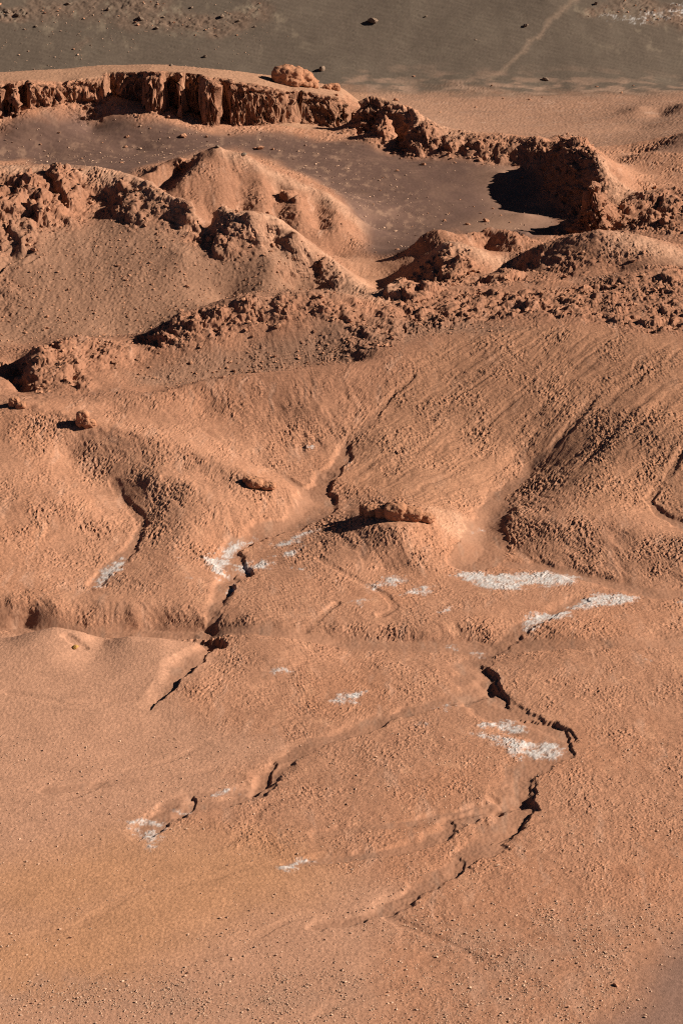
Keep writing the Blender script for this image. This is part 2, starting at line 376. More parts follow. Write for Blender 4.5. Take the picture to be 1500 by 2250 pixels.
for q in ((20, 455, 4.2, 4, 2.6), (75, 425, 3.4, 3.5, 2.2), (110, 470, 3.0, 3, 1.8), (150, 400, 2.6, 3, 1.6), (165, 440, 2.4, 2.5, 1.3), (0, 520, 3, 3, 1.6), (60, 520, 2.6, 3, 1.2), (-60, 440, 4, 4, 2.4), (-120, 500, 4, 4, 2),
          (285, 455, 2.6, 2.6, 2.2), (330, 480, 2.6, 2.2, 1.3), (380, 490, 2.2, 2, .9), (300, 490, 1.6, 1.6, 1.0), (262, 420, 1.8, 2, 1.0),
          (455, 525, 2.6, 2.4, 1.4), (495, 540, 2.2, 2, 1.9), (532, 545, 2.2, 2, 1.7), (580, 512, 3.0, 2.6, 1.7), (610, 528, 2.0, 2, 1.1), (560, 488, 2, 2, .9),
          (728, 590, 2.4, 2.6, 1.9), (690, 556, 1.4, 1.5, 1.0), (648, 535, 1.3, 1.4, .8), (750, 615, 2, 2, 1.0),
          (640, 430, 1.6, 2, 1.2), (665, 445, 1.4, 1.8, 1.0), (330, 405, 1.6, 1.8, 1.4),
          (880, 648, 2.8, 2.6, 2.0), (925, 650, 2.6, 2.4, 1.5), (960, 640, 2.4, 2.2, 1.1), (860, 690, 2, 2, 1.0), (1000, 600, 2.8, 2.4, 1.6), (985, 570, 2.2, 2.2, 1.6), (1020, 585, 2, 2, 1.2),
          (960, 600, 2, 2, 1.0), (1110, 610, 4.2, 3, 1.9), (1180, 560, 2.4, 2.4, .9), (1210, 620, 3, 2.4, .8), (1340, 650, 2.6, 2.2, .9), (1430, 708, 1.8, 1.8, 1.1), (1480, 610, 2.6, 2.4, 1.2), (1170, 665, 2.2, 1.8, .9), (1060, 665, 2.2, 1.8, 1.0), (990, 675, 2, 1.8, .9), (1260, 660, 2.2, 1.8, .8), (940, 690, 1.8, 1.6, .8),
          (75, 800, 2.6, 2.4, 1.6), (105, 775, 2.2, 2, 1.2), (150, 765, 2.0, 2, 1.0), (195, 850, 1.4, 1.4, .8), (345, 740, 1.8, 1.6, 1.0), (390, 725, 1.8, 1.6, 1.0), (425, 715, 1.6, 1.6, .9), (470, 700, 1.6, 1.5, .9), (540, 668, 1.6, 1.5, .8), (620, 672, 1.6, 1.3, .6), (700, 672, 1.6, 1.4, .6), (770, 690, 1.6, 1.4, .7), (820, 730, 1.8, 1.6, .9),
          (805, 275, 2.4, 3, 2.0), (850, 290, 2.6, 3, 1.8), (905, 275, 2.6, 3, 2.0), (945, 300, 2.4, 3, 1.9), (925, 325, 2.6, 2.6, 1.8), (1000, 315, 2.4, 2.6, 1.5), (1050, 335, 2.4, 2.4, 1.3), (1110, 335, 2.4, 2.4, 1.2),
          (1300, 450, 2.8, 3.2, 2.4), (1325, 470, 2.4, 2.8, 2.0), (1285, 490, 2.2, 2.6, 1.6), (1345, 440, 2.4, 3, 1.2), (1395, 455, 3, 3, 1.4), (1440, 435, 3, 3, 1.5), (1480, 450, 3, 3, 1.4), (1430, 485, 2.6, 2.6, 1.2), (1490, 485, 2.6, 2.6, 1.2), (1150, 515, 2, 2, .9), (1240, 512, 2.2, 2.2, 1.0),
          (1225, 360, 2.0, 3, 1.2), (1255, 350, 2.0, 3, 1.2)):
    head(*q)
def heads(x, y, z):
    for bx, by, rx, ry, h in BUMPS:
        idx = np.nonzero((np.abs(x - bx) < rx * 1.5) & (np.abs(y - by) < ry * 1.5))
        if not len(idx[0]): continue
        p = (x[idx] - bx) / rx; q = (y[idx] - by) / ry
        r = np.sqrt(p * p + q * q) + .36 * perlin(x[idx] / 1.9, y[idx] / 1.9, int(abs(bx * 13)) % 97) + .08 * perlin(x[idx] / .6, y[idx] / .6, 7)
        w_ = .42 + .6 * sstep(-.3, .8, p)
        z[idx] += (.42 if by > 405 else 0.7 if (bx < -33 and by > 336 and by < 380) else 0.26 if (by > 336 and by < 372 and bx < 2) else .42 if by < 333 else .5) * h * sstep(0, 1, (1 - r) / w_) * (1 - .25 * np.clip(p, -1, 1))
    return z
def land(x, y):
    x = np.asarray(x, F32); y = np.asarray(y, F32)
    low = heads(np.atleast_1d(x), np.atleast_1d(y), macro(x, y))
    xs = x * (440.0 / y)                      # columns follow the lines of the fan
    cy = np.interp(xs, CLX, CLY).astype(F32)
    dy = y - cy - recess(x, y)
    rz = np.interp(xs, CLX, CRZ).astype(F32); bz = np.interp(xs, CLX, CBZ).astype(F32)
    top = rz + (bz - rz) * np.clip((y - cy - 2) / 12, 0, 1) - 0.02 * np.maximum(y - cy - 14, 0) ** 2 * 0.9
    top = top + .55 * perlin(x / 5.0, y * 0 + 1.7, 8) * np.exp(-((y - cy) / 5) ** 2)
    end = 1 - sstep(CLX[-1] - 3.5, CLX[-1] + 2.5, xs + 0.0 * y)
    t = np.clip(dy / 2.2, 0, 1)
    prof = 0.12 * sstep(0, .5, t) + 0.70 * sstep(.10, .62, t) + 0.18 * sstep(.55, 1.0, t)
    prof = prof * end
    return np.where(top > low, low + (top - low) * prof, low).astype(F32)

# ------------------------------------------------------------------ dry washes cut into it
CH = []
def wash(pts, bl, br, deep=1.2, wf=1.0, swing=.18):
    """(pixel column, row, bed height, half width); bank widths left and right of the direction of travel"""
    P = np.array([[*[float(q) for q in unproj(u, v, z)], w * wf] for u, v, z, w in pts])
    # washes wind: a smooth curve through the points, swinging a little to either side
    Q = []
    E = np.vstack([2 * P[0] - P[1], P, 2 * P[-1] - P[-2]])
    for k in range(1, len(E) - 2):
        a, b_, c_, d_ = E[k - 1], E[k], E[k + 1], E[k + 2]
        n_ = int(np.clip(np.hypot(*(c_ - b_)[:2]) / 1.6, 1, 9))
        for t in np.arange(n_) / n_:
            p = .5 * ((2 * b_) + (-a + c_) * t + (2 * a - 5 * b_ + 4 * c_ - d_) * t * t + (-a + 3 * b_ - 3 * c_ + d_) * t ** 3)
            tn = c_ - b_; ln = np.hypot(tn[0], tn[1]) + 1e-6
            sw = swing * (math.sin(len(Q) * .9 + P[0, 0]) + .7 * math.sin(len(Q) * .37 + P[0, 1])) * min(1, len(Q) / 3)
            p = p.copy(); p[0] += -tn[1] / ln * sw; p[1] += tn[0] / ln * sw; p[3] = max(p[3], .05)
            Q.append(p)
    Q.append(P[-1])
    P = np.array(Q)
    CH.append((P, bl, br, deep))
# travelling towards the camera: right bank = picture left
wash([(1850, 1425, .5, .8), (1500, 1425, .4, .6), (1300, 1432, .35, .6), (1180, 1425, .3, 1.0), (1110, 1428, .2, 1.5), (1000, 1424, .25, 1.0), (800, 1418, .3, .7), (640, 1412, .2, .7), (500, 1402, .0, .8), (400, 1397, -.1, 1.0), (300, 1397, -.2, 1.3), (180, 1402, -.3, 1.2), (80, 1388, -.3, 1.0), (0, 1376, -.3, 1.0), (-300, 1376, -.3, 1.0)], 2.6, 3.0, 0.35, 0.6)
wash([(1270, 1325, .65, .7), (1200, 1365, .5, .8), (1150, 1390, .35, .8), (1110, 1425, .2, 1.0), (1050, 1460, .05, 1.6), (1040, 1500, .0, 2.2), (1060, 1545, -.1, 2.4), (1120, 1600, -.15, 2.6), (1200, 1640, -.2, 2.4), (1215, 1670, -.2, 2.4), (1160, 1715, -.25, 1.8), (1130, 1750, -.25, 1.6), (1140, 1790, -.3, 1.8), (1100, 1850, -.3, 1.6), (1010, 1905, -.3, 1.4), (960, 1945, -.25, 1.0), (830, 2010, -.15, .8), (700, 2040, -.05, .6)], 0.45, 1.6, 0.24, 0.7)
wash([(1060, 1530, .0, 1.2), (960, 1568, .0, .9), (820, 1605, .0, .8), (700, 1645, .0, .8), (610, 1700, -.05, .9), (560, 1750, -.1, .9), (470, 1775, -.1, .7), (400, 1785, -.1, .9), (330, 1830, -.05, 1.3)], 0.7, 1.5, 0.28, 0.7)
wash([(640, 1690, .05, .4), (540, 1745, 0, .5), (420, 1752, 0, .5), (370, 1775, 0, .5)], 0.5, 0.9, 0.2, 0.8)
wash([(1140, 1775, -.2, .8), (1000, 1800, -.05, .6), (850, 1820, 0, .5), (700, 1835, .05, .4)], 0.8, 0.8, 0.22, 0.7)
wash([(1080, 1800, -.2, .8), (1000, 1815, -.2, 1.0), (975, 1850, -.2, .9), (870, 1880, -.1, .6), (720, 1890, -.05, .6), (640, 1902, 0, .6)], 0.5, 0.9, 0.3, 0.7)
wash([(470, 1695, .15, .3), (380, 1710, .15, .35), (240, 1722, .12, .4), (100, 1740, .1, .5)], 0.4, 0.6, 0.1, 0.8)
wash([(850, 2005, -.1, .35), (850, 2020, -.1, .35), (930, 2055, -.05, .3), (1050, 2110, 0, .25)], 0.5, 0.5, 0.12, 0.8)
wash([(760, 990, 3.2, .5), (745, 1020, 2.8, .8), (725, 1055, 2.4, 1.1), (695, 1090, 1.8, 1.8), (690, 1125, 1.6, 2.2), (640, 1155, 1.4, 1.8), (570, 1182, 1.1, 1.3), (515, 1208, .9, 1.0), (500, 1240, .8, 1.2), (530, 1262, .65, 1.4), (505, 1300, .4, .8), (490, 1330, .1, .6), (480, 1360, .0, .6), (460, 1392, -.05, .8)], 0.6, 1.0, 0.36, 0.8)
wash([(905, 835, 7.2, .25), (870, 870, 6.2, .3), (820, 925, 4.9, .35), (775, 970, 3.8, .4), (750, 1000, 3.0, .5)], 0.35, 0.9, 0.2, 0.8)
wash([(560, 985, 3.9, .25), (595, 1025, 3.1, .3), (640, 1062, 2.4, .5), (690, 1090, 1.9, .6)], 0.5, 0.5, 0.12, 0.8)
wash([(445, 945, 5.0, .2), (520, 990, 4.1, .25), (590, 1030, 3.1, .35), (660, 1078, 2.2, .5)], 0.6, 0.5, 0.12, 0.8)
wash([(665, 960, 4.1, .2), (660, 990, 3.6, .25), (690, 1030, 2.9, .3), (720, 1050, 2.4, .4)], 0.4, 0.4, 0.18, 0.8)
wash([(1300, 895, 7.0, .35), (1250, 950, 5.6, .35), (1190, 1000, 3.9, .4), (1158, 1025, 3.1, .5), (1165, 1045, 2.8, .5), (1120, 1075, 2.2, .7), (1085, 1100, 1.8, 1.2), (1075, 1140, 1.4, 1.8), (1065, 1190, 1.0, 2.6), (1045, 1235, .75, 3.0)], 0.8, 0.8, 0.28, 0.85)
wash([(1365, 945, 6.6, .3), (1310, 1000, 5.0, .3), (1270, 1040, 3.9, .25)], 0.3, 0.8, 0.12, 0.7)
wash([(1160, 860, 7.7, .2), (1090, 920, 5.8, .2), (1000, 990, 4.0, .2)], 0.3, 0.7, 0.1, 0.7)
wash([(1500, 1000, 6.0, .3), (1440, 1085, 3.9, .35), (1425, 1105, 3.4, .4), (1445, 1130, 2.9, .6), (1520, 1168, 2.5, 1.0), (1700, 1210, 2.2, 1.0)], 0.5, 0.6, 0.18, 0.7)
wash([(250, 1070, 3.2, .3), (275, 1110, 2.7, .35), (315, 1150, 2.1, .4), (290, 1200, 1.4, .5), (265, 1235, 1.0, .8), (225, 1275, .8, .9), (205, 1290, .9, .6)], 0.6, 0.7, 0.22, 0.7)
wash([(470, 1440, -.1, .5), (440, 1462, .1, .7), (410, 1490, .2, .9), (385, 1525, .35, .5), (352, 1548, .4, .2)], 0.4, 2.2, 0.55, 0.7)
wash([(395, 1412, .2, .5), (440, 1420, .0, .9), (468, 1430, -.2, 1.0), (475, 1440, -.2, .8)], 0.5, 0.9, 0.65, 0.8)
wash([(352, 1548, .45, .1), (250, 1545, .62, .12), (140, 1552, .62, .12), (70, 1535, .72, .1), (20, 1530, .8, .08)], 0.2, 1.0, 0.16, 1)
wash([(185, 1443, .7, .25), (160, 1430, .85, .3), (150, 1425, 1.0, .2)], 0.5, 0.5, 0.25, 1)
wash([(1850, 1305, .6, 1.5), (1500, 1306, .6, 1.3), (1400, 1300, .6, .9), (1250, 1262, .65, .6), (1120, 1240, .7, .8)], 1.5, 1.5, 0.3, 0.7)
wash([(700, 1235, 1.2, .3), (850, 1318, 1.0, .25), (860, 1350, .9, .2), (835, 1365, .7, .2)], 0.5, 0.5, 0.18, 0.8)
wash([(740, 1330, 1.2, .2), (700, 1370, .8, .3), (665, 1400, .4, .3)], 0.4, 0.4, 0.18, 0.8)

# faint runnels on the near flat
for q_ in ([(900, 1990), (700, 2045), (500, 2100), (250, 2160), (0, 2235)], [(560, 1925), (400, 1970), (200, 2040), (0, 2108), (-200, 2180)], [(1350, 2030), (1150, 2075), (1000, 2130), (850, 2190), (700, 2260)], [(640, 1640), (520, 1655), (400, 1690), (200, 1760), (0, 1790)],
           [(1480, 1690), (1350, 1670), (1240, 1690)], [(1500, 1800), (1350, 1790), (1200, 1840), (1080, 1900)], [(780, 1760), (620, 1800), (520, 1860), (400, 1900)], [(1300, 1450), (1380, 1480), (1500, 1490)], [(900, 1480), (780, 1500), (680, 1500), (560, 1560)]):
    wash([(u, v, -1.0, .18) for u, v in q_], 0.5, 0.8, .06, 1.0, .75)
# short undercut stretches
wash([(1062, 1485, -.4, .2), (1082, 1515, -.5, .45), (1090, 1545, -.5, .45), (1112, 1572, -.4, .2)], 0.2, 2.0, .32)
wash([(1165, 1612, -.4, .3), (1200, 1622, -.5, .6), (1240, 1638, -.5, .6), (1258, 1650, -.4, .3)], 0.22, 1.6, .2)
wash([(1175, 1730, -.5, .2), (1145, 1752, -.6, .5), (1150, 1790, -.6, .5), (1148, 1825, -.6, .3), (1090, 1868, -.6, .2)], 0.22, 1.6, .12)
wash([(1010, 1915, -.6, .3), (1005, 1940, -.6, .3)], 0.2, 1.0, .2)
wash([(992, 1835, -.6, .3), (985, 1860, -.6, .35)], 0.2, 1.0, .22)
wash([(512, 1300, -.4, .4), (490, 1332, -.5, .6), (482, 1362, -.5, .5), (470, 1380, -.4, .3)], 0.5, 1.4, .25)
wash([(602, 1700, -.5, .2), (572, 1740, -.5, .4), (560, 1760, -.5, .2)], 0.2, 0.8, .3)
wash([(425, 1772, -.5, .25), (418, 1790, -.5, .3), (400, 1805, -.5, .2)], 0.2, 0.8, .3)
def carve(x, y, z):
    """cut the washes; also returns how much of each point is wash bed"""
    bed = np.zeros_like(x)
    wob = 0.6 * perlin(x / 3.4, y / 3.4, 30) + 0.5 * perlin(x / 1.7, y / 1.7, 31) + 0.25 * perlin(x / .6, y / .6, 32)
    vary = np.clip(.7 + .9 * fbm(x / 6, y / 6, 2, 33), .2, 1.2).astype(F32); wide = np.clip(.85 + .8 * fbm(x / 3.2, y / 3.2, 2, 34), .4, 1.6).astype(F32)
    for P, bl, br, deep in CH:
        R = P[:, 3].max() + 2.2 * max(bl, br) + 1.5
        box = (x > P[:, 0].min() - R) & (x < P[:, 0].max() + R) & (y > P[:, 1].min() - R) & (y < P[:, 1].max() + R)
        idx = np.nonzero(box)
        if not len(idx[0]): continue
        xx = x[idx]; yy = y[idx]
        best = np.full(xx.shape, 1e9, F32); hw = np.zeros_like(best); bz = np.zeros_like(best); side = np.zeros_like(best)
        for a, b in zip(P[:-1], P[1:]):
            dx, dy = b[0] - a[0], b[1] - a[1]
            t = np.clip(((xx - a[0]) * dx + (yy - a[1]) * dy) / (dx * dx + dy * dy), 0, 1)
            qx = xx - a[0] - t * dx; qy = yy - a[1] - t * dy
            d = np.sqrt(qx * qx + qy * qy)
            m = d < best
            best = np.where(m, d, best); hw = np.where(m, a[3] + t * (b[3] - a[3]), hw); bz = np.where(m, a[2] + t * (b[2] - a[2]), bz)
            side = np.where(m, dx * qy - dy * qx, side)          # > 0: left of travel
        bank = np.where(side > 0, bl, br) * wide[idx]
        dd = best + wob[idx] * np.minimum(1, hw)
        s = 1 - sstep(0, 1, (dd - hw) / bank)
        zi = z[idx]
        z[idx] = np.where(zi > bz, zi - np.minimum(zi - bz, deep * (vary[idx] if deep < .6 else 1)) * s, zi)
        bed[idx] = np.maximum(bed[idx], (1 - sstep(0.0, 0.5, (dd - hw) / bank)) * sstep(.15, .5, hw))
    return z, bed

# ------------------------------------------------------------------ vertices: a fan of columns, each sampled where its profile bends
YA, YB = 150.0, 600.0
core = np.linspace(-0.170, 0.170, 950)
side = 0.170 + np.cumsum(np.geomspace(0.002, 0.09, 14))
cols = np.concatenate([-side[::-1], core, side])
NC = len(cols); NR = 1330
ys = np.linspace(YA, YB, 2200)
prof_y = np.repeat(ys[:, None], NC, 1)
prof_x = prof_y * cols[None]
pz = land(prof_x.astype(F32), prof_y.astype(F32))
_, pv = proj(prof_x, prof_y, pz)
dv = np.abs(np.diff(pv, axis=0)); ds = np.hypot(np.diff(pz, axis=0), np.diff(prof_y, axis=0))
wgt = dv + 0.35 * ds * FPX / prof_y[1:] * 0.25
def smooth_cols(a, h):
    p = np.pad(a, ((0, 0), (h + 1, h)), mode='edge').cumsum(1)
    return (p[:, 2 * h + 1:] - p[:, :-2 * h - 1]) / (2 * h + 1)
wgt = np.minimum(wgt, 12 * wgt.mean())
for _ in range(3): wgt = smooth_cols(wgt, 22)
wgt = smooth_cols(wgt.T, 3).T
cum = np.concatenate([np.zeros((1, NC)), np.cumsum(wgt, axis=0)]); cum /= cum[-1]
tt = np.linspace(0, 1, NR)
Y = np.empty((NR, NC), F32)
for j in range(NC): Y[:, j] = np.interp(tt, cum[:, j], ys)
X = (Y * cols[None]).astype(F32)
Z = land(X, Y)
Zm = Z.copy()
print("fan", NR, NC, round(time.time() - T0, 1), "s")
Z, BED = carve(X, Y, Z)
U, V = proj(X, Y, Z)
U = U.astype(F32); V = V.astype(F32)

# ------------------------------------------------------------------ where each kind of ground lies (outlines given in picture pixels, laid on the land)
yray = np.linspace(YA, 620, 3400)
def cast(u, v):
    """first place where the line of sight of a pixel meets the land"""
    ry = FPX * CP + (1125 - v) * SP; rz = -FPX * SP + (1125 - v) * CP
    t = yray / ry
    x = (u - 750) * t; z = HC + rz * t
    h = land(x.astype(F32), yray.astype(F32))
    k = np.nonzero(h >= z)[0]
    k = k[0] if len(k) else len(yray) - 1
    return float(x[k]), float(yray[k])
WX = (X + 1.2 * fbm(X / 5, Y / 5, 3, 41)).astype(F32); WY = (Y + 2.0 * fbm(X / 5, Y / 5, 3, 42)).astype(F32)
def area(pts, soft=2.0):
    """soft mask of a region outlined by pixels"""
    P = np.array([cast(u, v) for u, v in pts])
    lo = P.min(0) - soft * 3; hi = P.max(0) + soft * 3
    idx = np.nonzero((WX > lo[0]) & (WX < hi[0]) & (WY > lo[1]) & (WY < hi[1]))
    xx, yy = WX[idx], WY[idx]
    ins = np.zeros(xx.shape, bool); dm = np.full(xx.shape, 1e9, F32)
    for (x0, y0), (x1, y1) in zip(P, np.roll(P, -1, 0)):
        c = (y0 > yy) != (y1 > yy)
        ins ^= c & (xx < (x1 - x0) * (yy - y0) / (y1 - y0 + 1e-9) + x0)
        dx, dy = x1 - x0, y1 - y0
        t = np.clip(((xx - x0) * dx + (yy - y0) * dy) / (dx * dx + dy * dy + 1e-9), 0, 1)
        dm = np.minimum(dm, (xx - x0 - t * dx) ** 2 + (yy - y0 - t * dy) ** 2)
    d = np.sqrt(dm) * np.where(ins, 1, -1)
    out = np.zeros(X.shape, F32)
    out[idx] = sstep(-soft, soft, d)
    return out
def strip(pts, r, soft=1.0):
    """soft mask around a line of pixels, r metres wide each way"""
    P = np.array([cast(u, v) for u, v in pts])
    lo = P.min(0) - r - soft; hi = P.max(0) + r + soft
    idx = np.nonzero((WX > lo[0]) & (WX < hi[0]) & (WY > lo[1]) & (WY < hi[1]))
    xx, yy = WX[idx], WY[idx]; dm = np.full(xx.shape, 1e9, F32)
    if len(P) == 1: P = np.repeat(P, 2, 0)
    for (x0, y0), (x1, y1) in zip(P[:-1], P[1:]):
        dx, dy = x1 - x0, y1 - y0
        t = np.clip(((xx - x0) * dx + (yy - y0) * dy) / (dx * dx + dy * dy + 1e-9), 0, 1)
        dm = np.minimum(dm, (xx - x0 - t * dx) ** 2 + (yy - y0 - t * dy) ** 2)
    out = np.zeros(X.shape, F32)
    out[idx] = 1 - sstep(r - soft, r + soft, np.sqrt(dm))
    return out

# ------------------------------------------------------------------ kinds of ground
e = F32(0.6)
GX_ = (land(X + e, Y) - land(X - e, Y)) / (2 * e); GY_ = (land(X, Y + e) - land(X, Y - e)) / (2 * e)
SL = np.sqrt(GX_ ** 2 + GY_ ** 2)
BASIN = area([(-300, 300), (0, 285), (200, 262), (430, 290), (600, 292), (800, 312), (900, 345), (1100, 362), (1180, 370), (1195, 430), (1230, 445), (1220, 505), (1090, 505), (1000, 505), (930, 515), (870, 560), (800, 560), (806, 515), (760, 450), (700, 400), (600, 350), (520, 325), (430, 335), (300, 370), (170, 368), (60, 352), (-300, 352)], 2.0)
FARD = np.where(Y > 470, sstep(495, 506, WY + 5 * fbm(X / 14, Y / 5, 4, 77, .6) + .06 * X), 0).astype(F32)
FARV = np.where((Y > 445) & (X > 5), 1 - FARD, 0).astype(F32)
PLAT = np.where((Y > 440) & (X < 22), 1 - FARD, 0).astype(F32)
PINK = area([(-300, 1385), (120, 1376), (230, 1408), (350, 1400), (470, 1450), (380, 1530), (480, 1600), (620, 1640), (500, 1690), (560, 1740), (300, 1800), (600, 1890), (900, 1960), (860, 2040), (800, 2250), (750, 2600), (-300, 2600)], 2.5)
OCHRE = strip([(-300, 2190), (0, 2120), (170, 2090), (330, 2000), (550, 1920), (300, 1910), (100, 1960)], 6, 5)
PURP = area([(1500, 2060), (1430, 2130), (1400, 2200), (1300, 2250), (1250, 2600), (1900, 2600), (1900, 1980)], 2.2)
GREYP = np.maximum(area([(850, 2020), (1100, 2040), (1400, 2000), (1500, 2050), (1350, 2150), (1200, 2250), (900, 2250), (1000, 2150)], 4.0), strip([(0, 2200), (60, 2180), (500, 2210), (700, 2180)], 3, 2.5))
SCREE = area([(-300, 480), (180, 500), (260, 420), (330, 450), (440, 540), (650, 545), (700, 590), (780, 655), (560, 650), (340, 720), (100, 745), (-300, 780)], 3.0)
GULL = area([(920, 780), (1000, 730), (1200, 710), (1500, 750), (1850, 800), (1850, 1130), (1500, 1130), (1300, 1120), (1150, 1010), (1080, 1080), (950, 1120), (780, 1060), (760, 1000)], 3.0)
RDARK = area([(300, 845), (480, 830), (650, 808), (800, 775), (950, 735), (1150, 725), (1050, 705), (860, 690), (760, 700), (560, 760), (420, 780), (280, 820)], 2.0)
SADD = area([(740, 562), (800, 568), (880, 560), (930, 525), (1010, 560), (900, 620), (850, 650), (780, 610)], 1.5)
rub = [([(58, 800), (120, 760), (170, 750), (250, 770)], 4.0, .95), ([(80, 840), (180, 850)], 2.0, .7),
       ([(320, 750), (400, 712), (470, 700), (540, 670)], 3.0, .95), ([(560, 665), (700, 665), (800, 690)], 4.0, .55), ([(800, 740), (860, 690), (900, 660), (1000, 665)], 4.0, .95),
       ([(1000, 670), (1150, 655), (1300, 650), (1450, 620), (1500, 640), (1700, 640)], 5.0, .62), ([(1400, 710), (1440, 700), (1500, 690)], 3.0, .6), ([(1300, 690), (1200, 690)], 3, .4),
       ([(850, 650), (870, 630), (960, 640)], 3.0, 1.0), ([(980, 565), (1010, 600), (950, 600)], 2.5, .85), ([(1000, 550), (1040, 590)], 1.6, .6), ([(1060, 530), (1090, 545)], 1.8, .7),
       ([(1180, 560), (1120, 600), (1060, 625)], 3.0, .7), ([(1200, 600), (1250, 580), (1350, 570)], 4.0, .45),
       ([(0, 420), (60, 410), (130, 385), (165, 410)], 5.0, 1.1), ([(0, 470), (90, 450), (140, 470)], 4, .8), ([(-200, 420), (0, 420)], 6, 1.0), ([(0, 560), (60, 520), (130, 470)], 2.5, .75),
       ([(265, 410), (270, 450), (300, 470), (380, 480), (430, 490)], 2.4, .95), ([(430, 520), (480, 510), (520, 530)], 2.6, .9), ([(540, 490), (570, 500), (600, 520)], 2.5, .8), ([(440, 500), (560, 485)], 3, .5), ([(700, 575), (715, 600), (740, 600)], 1.8, .8), ([(640, 535), (690, 555)], 1.2, .8),
       ([(0, 650), (40, 640)], 2, .5), ([(0, 690), (5, 600)], 3, .5),
       ([(320, 400), (340, 420)], 1.5, .6), ([(620, 425), (660, 435)], 1.5, .6), ([(560, 440), (640, 470), (700, 490)], 4, .22),
       ([(780, 250), (800, 280), (850, 280), (900, 270)], 4.0, .9), ([(880, 265), (950, 300), (900, 315), (990, 310)], 4.5, 1.0), ([(980, 320), (1060, 330), (1120, 335), (1180, 320)], 3.5, 1.0), ([(830, 300), (900, 330), (960, 335)], 2.0, .7),
       ([(1215, 312), (1250, 318), (1280, 340), (1305, 370)], 4.0, 1.0), ([(1226, 345), (1230, 420)], 2.4, .9), ([(1290, 400), (1290, 500)], 4.0, 1.2), ([(1290, 360), (1350, 410), (1400, 430)], 4.0, .4), ([(1330, 440), (1310, 500)], 3.5, .9), ([(1180, 440), (1260, 435)], 1.5, .6), ([(1140, 520), (1300, 515)], 3.0, .55),
       ([(1350, 460), (1420, 440), (1480, 425)], 5.0, .65), ([(1400, 490), (1480, 470), (1500, 490)], 5, .5),
       ([(30, 885), (185, 925), (250, 945)], 1.1, .5), ([(260, 950), (330, 968), (450, 1003)], 1.0, .75), ([(540, 1052), (640, 1085)], .7, .8), ([(1470, 590), (1500, 610)], 3, .8), ([(0, 1345), (70, 1345)], 1.2, .4),
       ([(470, 1340), (510, 1330)], .8, .4), ([(0, 35), (40, 30)], 2.5, 1.0), ([(290, 40), (480, 60), (560, 30)], 4, .38), ([(100, 20), (330, 10)], 5, .3), ([(1380, 15), (1500, 40)], 4, .5), ([(1290, 30), (1350, 20)], 2, .4), ([(190, 90), (170, 105)], 1.5, .4)]
RUB = np.zeros(X.shape, F32)
for p, r, a in rub: RUB = np.maximum(RUB, a * strip(p, r * .72, r * .6))
for p, a, sf in (([(48, 800), (120, 750), (170, 742), (258, 760), (266, 785), (205, 830), (190, 868), (60, 862)], .95, 1.0),
              ([(318, 752), (400, 703), (550, 653), (700, 650), (835, 678), (830, 742), (760, 722), (650, 702), (560, 722), (470, 752), (400, 768), (330, 778)], .85, 1.2),
              ([(838, 660), (870, 620), (960, 630), (1060, 638), (1150, 638), (1300, 628), (1450, 593), (1620, 595), (1620, 720), (1430, 735), (1300, 705), (1150, 695), (1050, 708), (900, 735), (825, 770)], .85, 1.4),
              ([(-300, 380), (60, 378), (180, 395), (172, 450), (110, 490), (60, 540), (0, 585), (-300, 600)], 1.0, 1.5), ([(245, 408), (300, 400), (440, 470), (430, 500), (330, 500), (250, 480)], .5, 1.2), ([(430, 502), (480, 480), (600, 486), (650, 530), (560, 552), (450, 552)], .5, 1.2),
              ([(860, 652), (900, 610), (960, 558), (1010, 560), (1045, 590), (1000, 628)], .85, 1.2), ([(1212, 302), (1258, 300), (1308, 345), (1325, 420), (1335, 500), (1275, 525), (1262, 450), (1214, 430)], 1.1, .8), ([(1340, 460), (1450, 418), (1620, 405), (1620, 520), (1400, 515)], .7, 2.0)):
    RUB = np.maximum(RUB, a * area(p, sf))
RUB = RUB * np.clip(.8 + .9 * fbm(X / 3.5, Y / 5, 3, 71), .12, 1.3)
CLF = ((Y > 425) & (Y < 460) & (X < 6)).astype(F32) * sstep(.55, 1.1, SL)
ROCK = np.clip(np.maximum(CLF, sstep(.75, 1.3, SL) * np.where(Y > 372, .8, .42) * (Y > 290)), 0, 1).astype(F32)
OUTC = area([(1170, 300), (1245, 298), (1300, 340), (1400, 425), (1350, 460), (1335, 505), (1270, 525), (1240, 450), (1190, 435), (1190, 350)], 1.0)
print("zones", round(time.time() - T0, 1), "s")

# ------------------------------------------------------------------ relief
SANDY = np.clip(np.maximum.reduce([BASIN, FARD * .9, FARV * .75, BED, PURP]), 0, 1)
PYR = area([(300, 395), (370, 345), (480, 315), (560, 350), (700, 410), (800, 510), (740, 560), (640, 540), (560, 500), (420, 470)], 1.5)
ROUGH = np.clip((1 - SANDY) * (1 - .35 * PYR) * (1 - .88 * PINK) * (1 - .7 * SCREE) * (1 - .5 * SADD), 0, 1) * (1 - .6 * PLAT)
hill = sstep(.05, .25, SL)
warpx = X + .9 * fbm(X / 3.5, Y / 3.5, 2, 51); warpy = Y + .9 * fbm(X / 3.5, Y / 3.5, 2, 52)
Z = Z + (.35 * fbm(X / 11, Y / 11, 4, 60) * (1 - .75 * SANDY) * (.35 + .65 * hill) * (1 - .6 * PINK)).astype(F32)
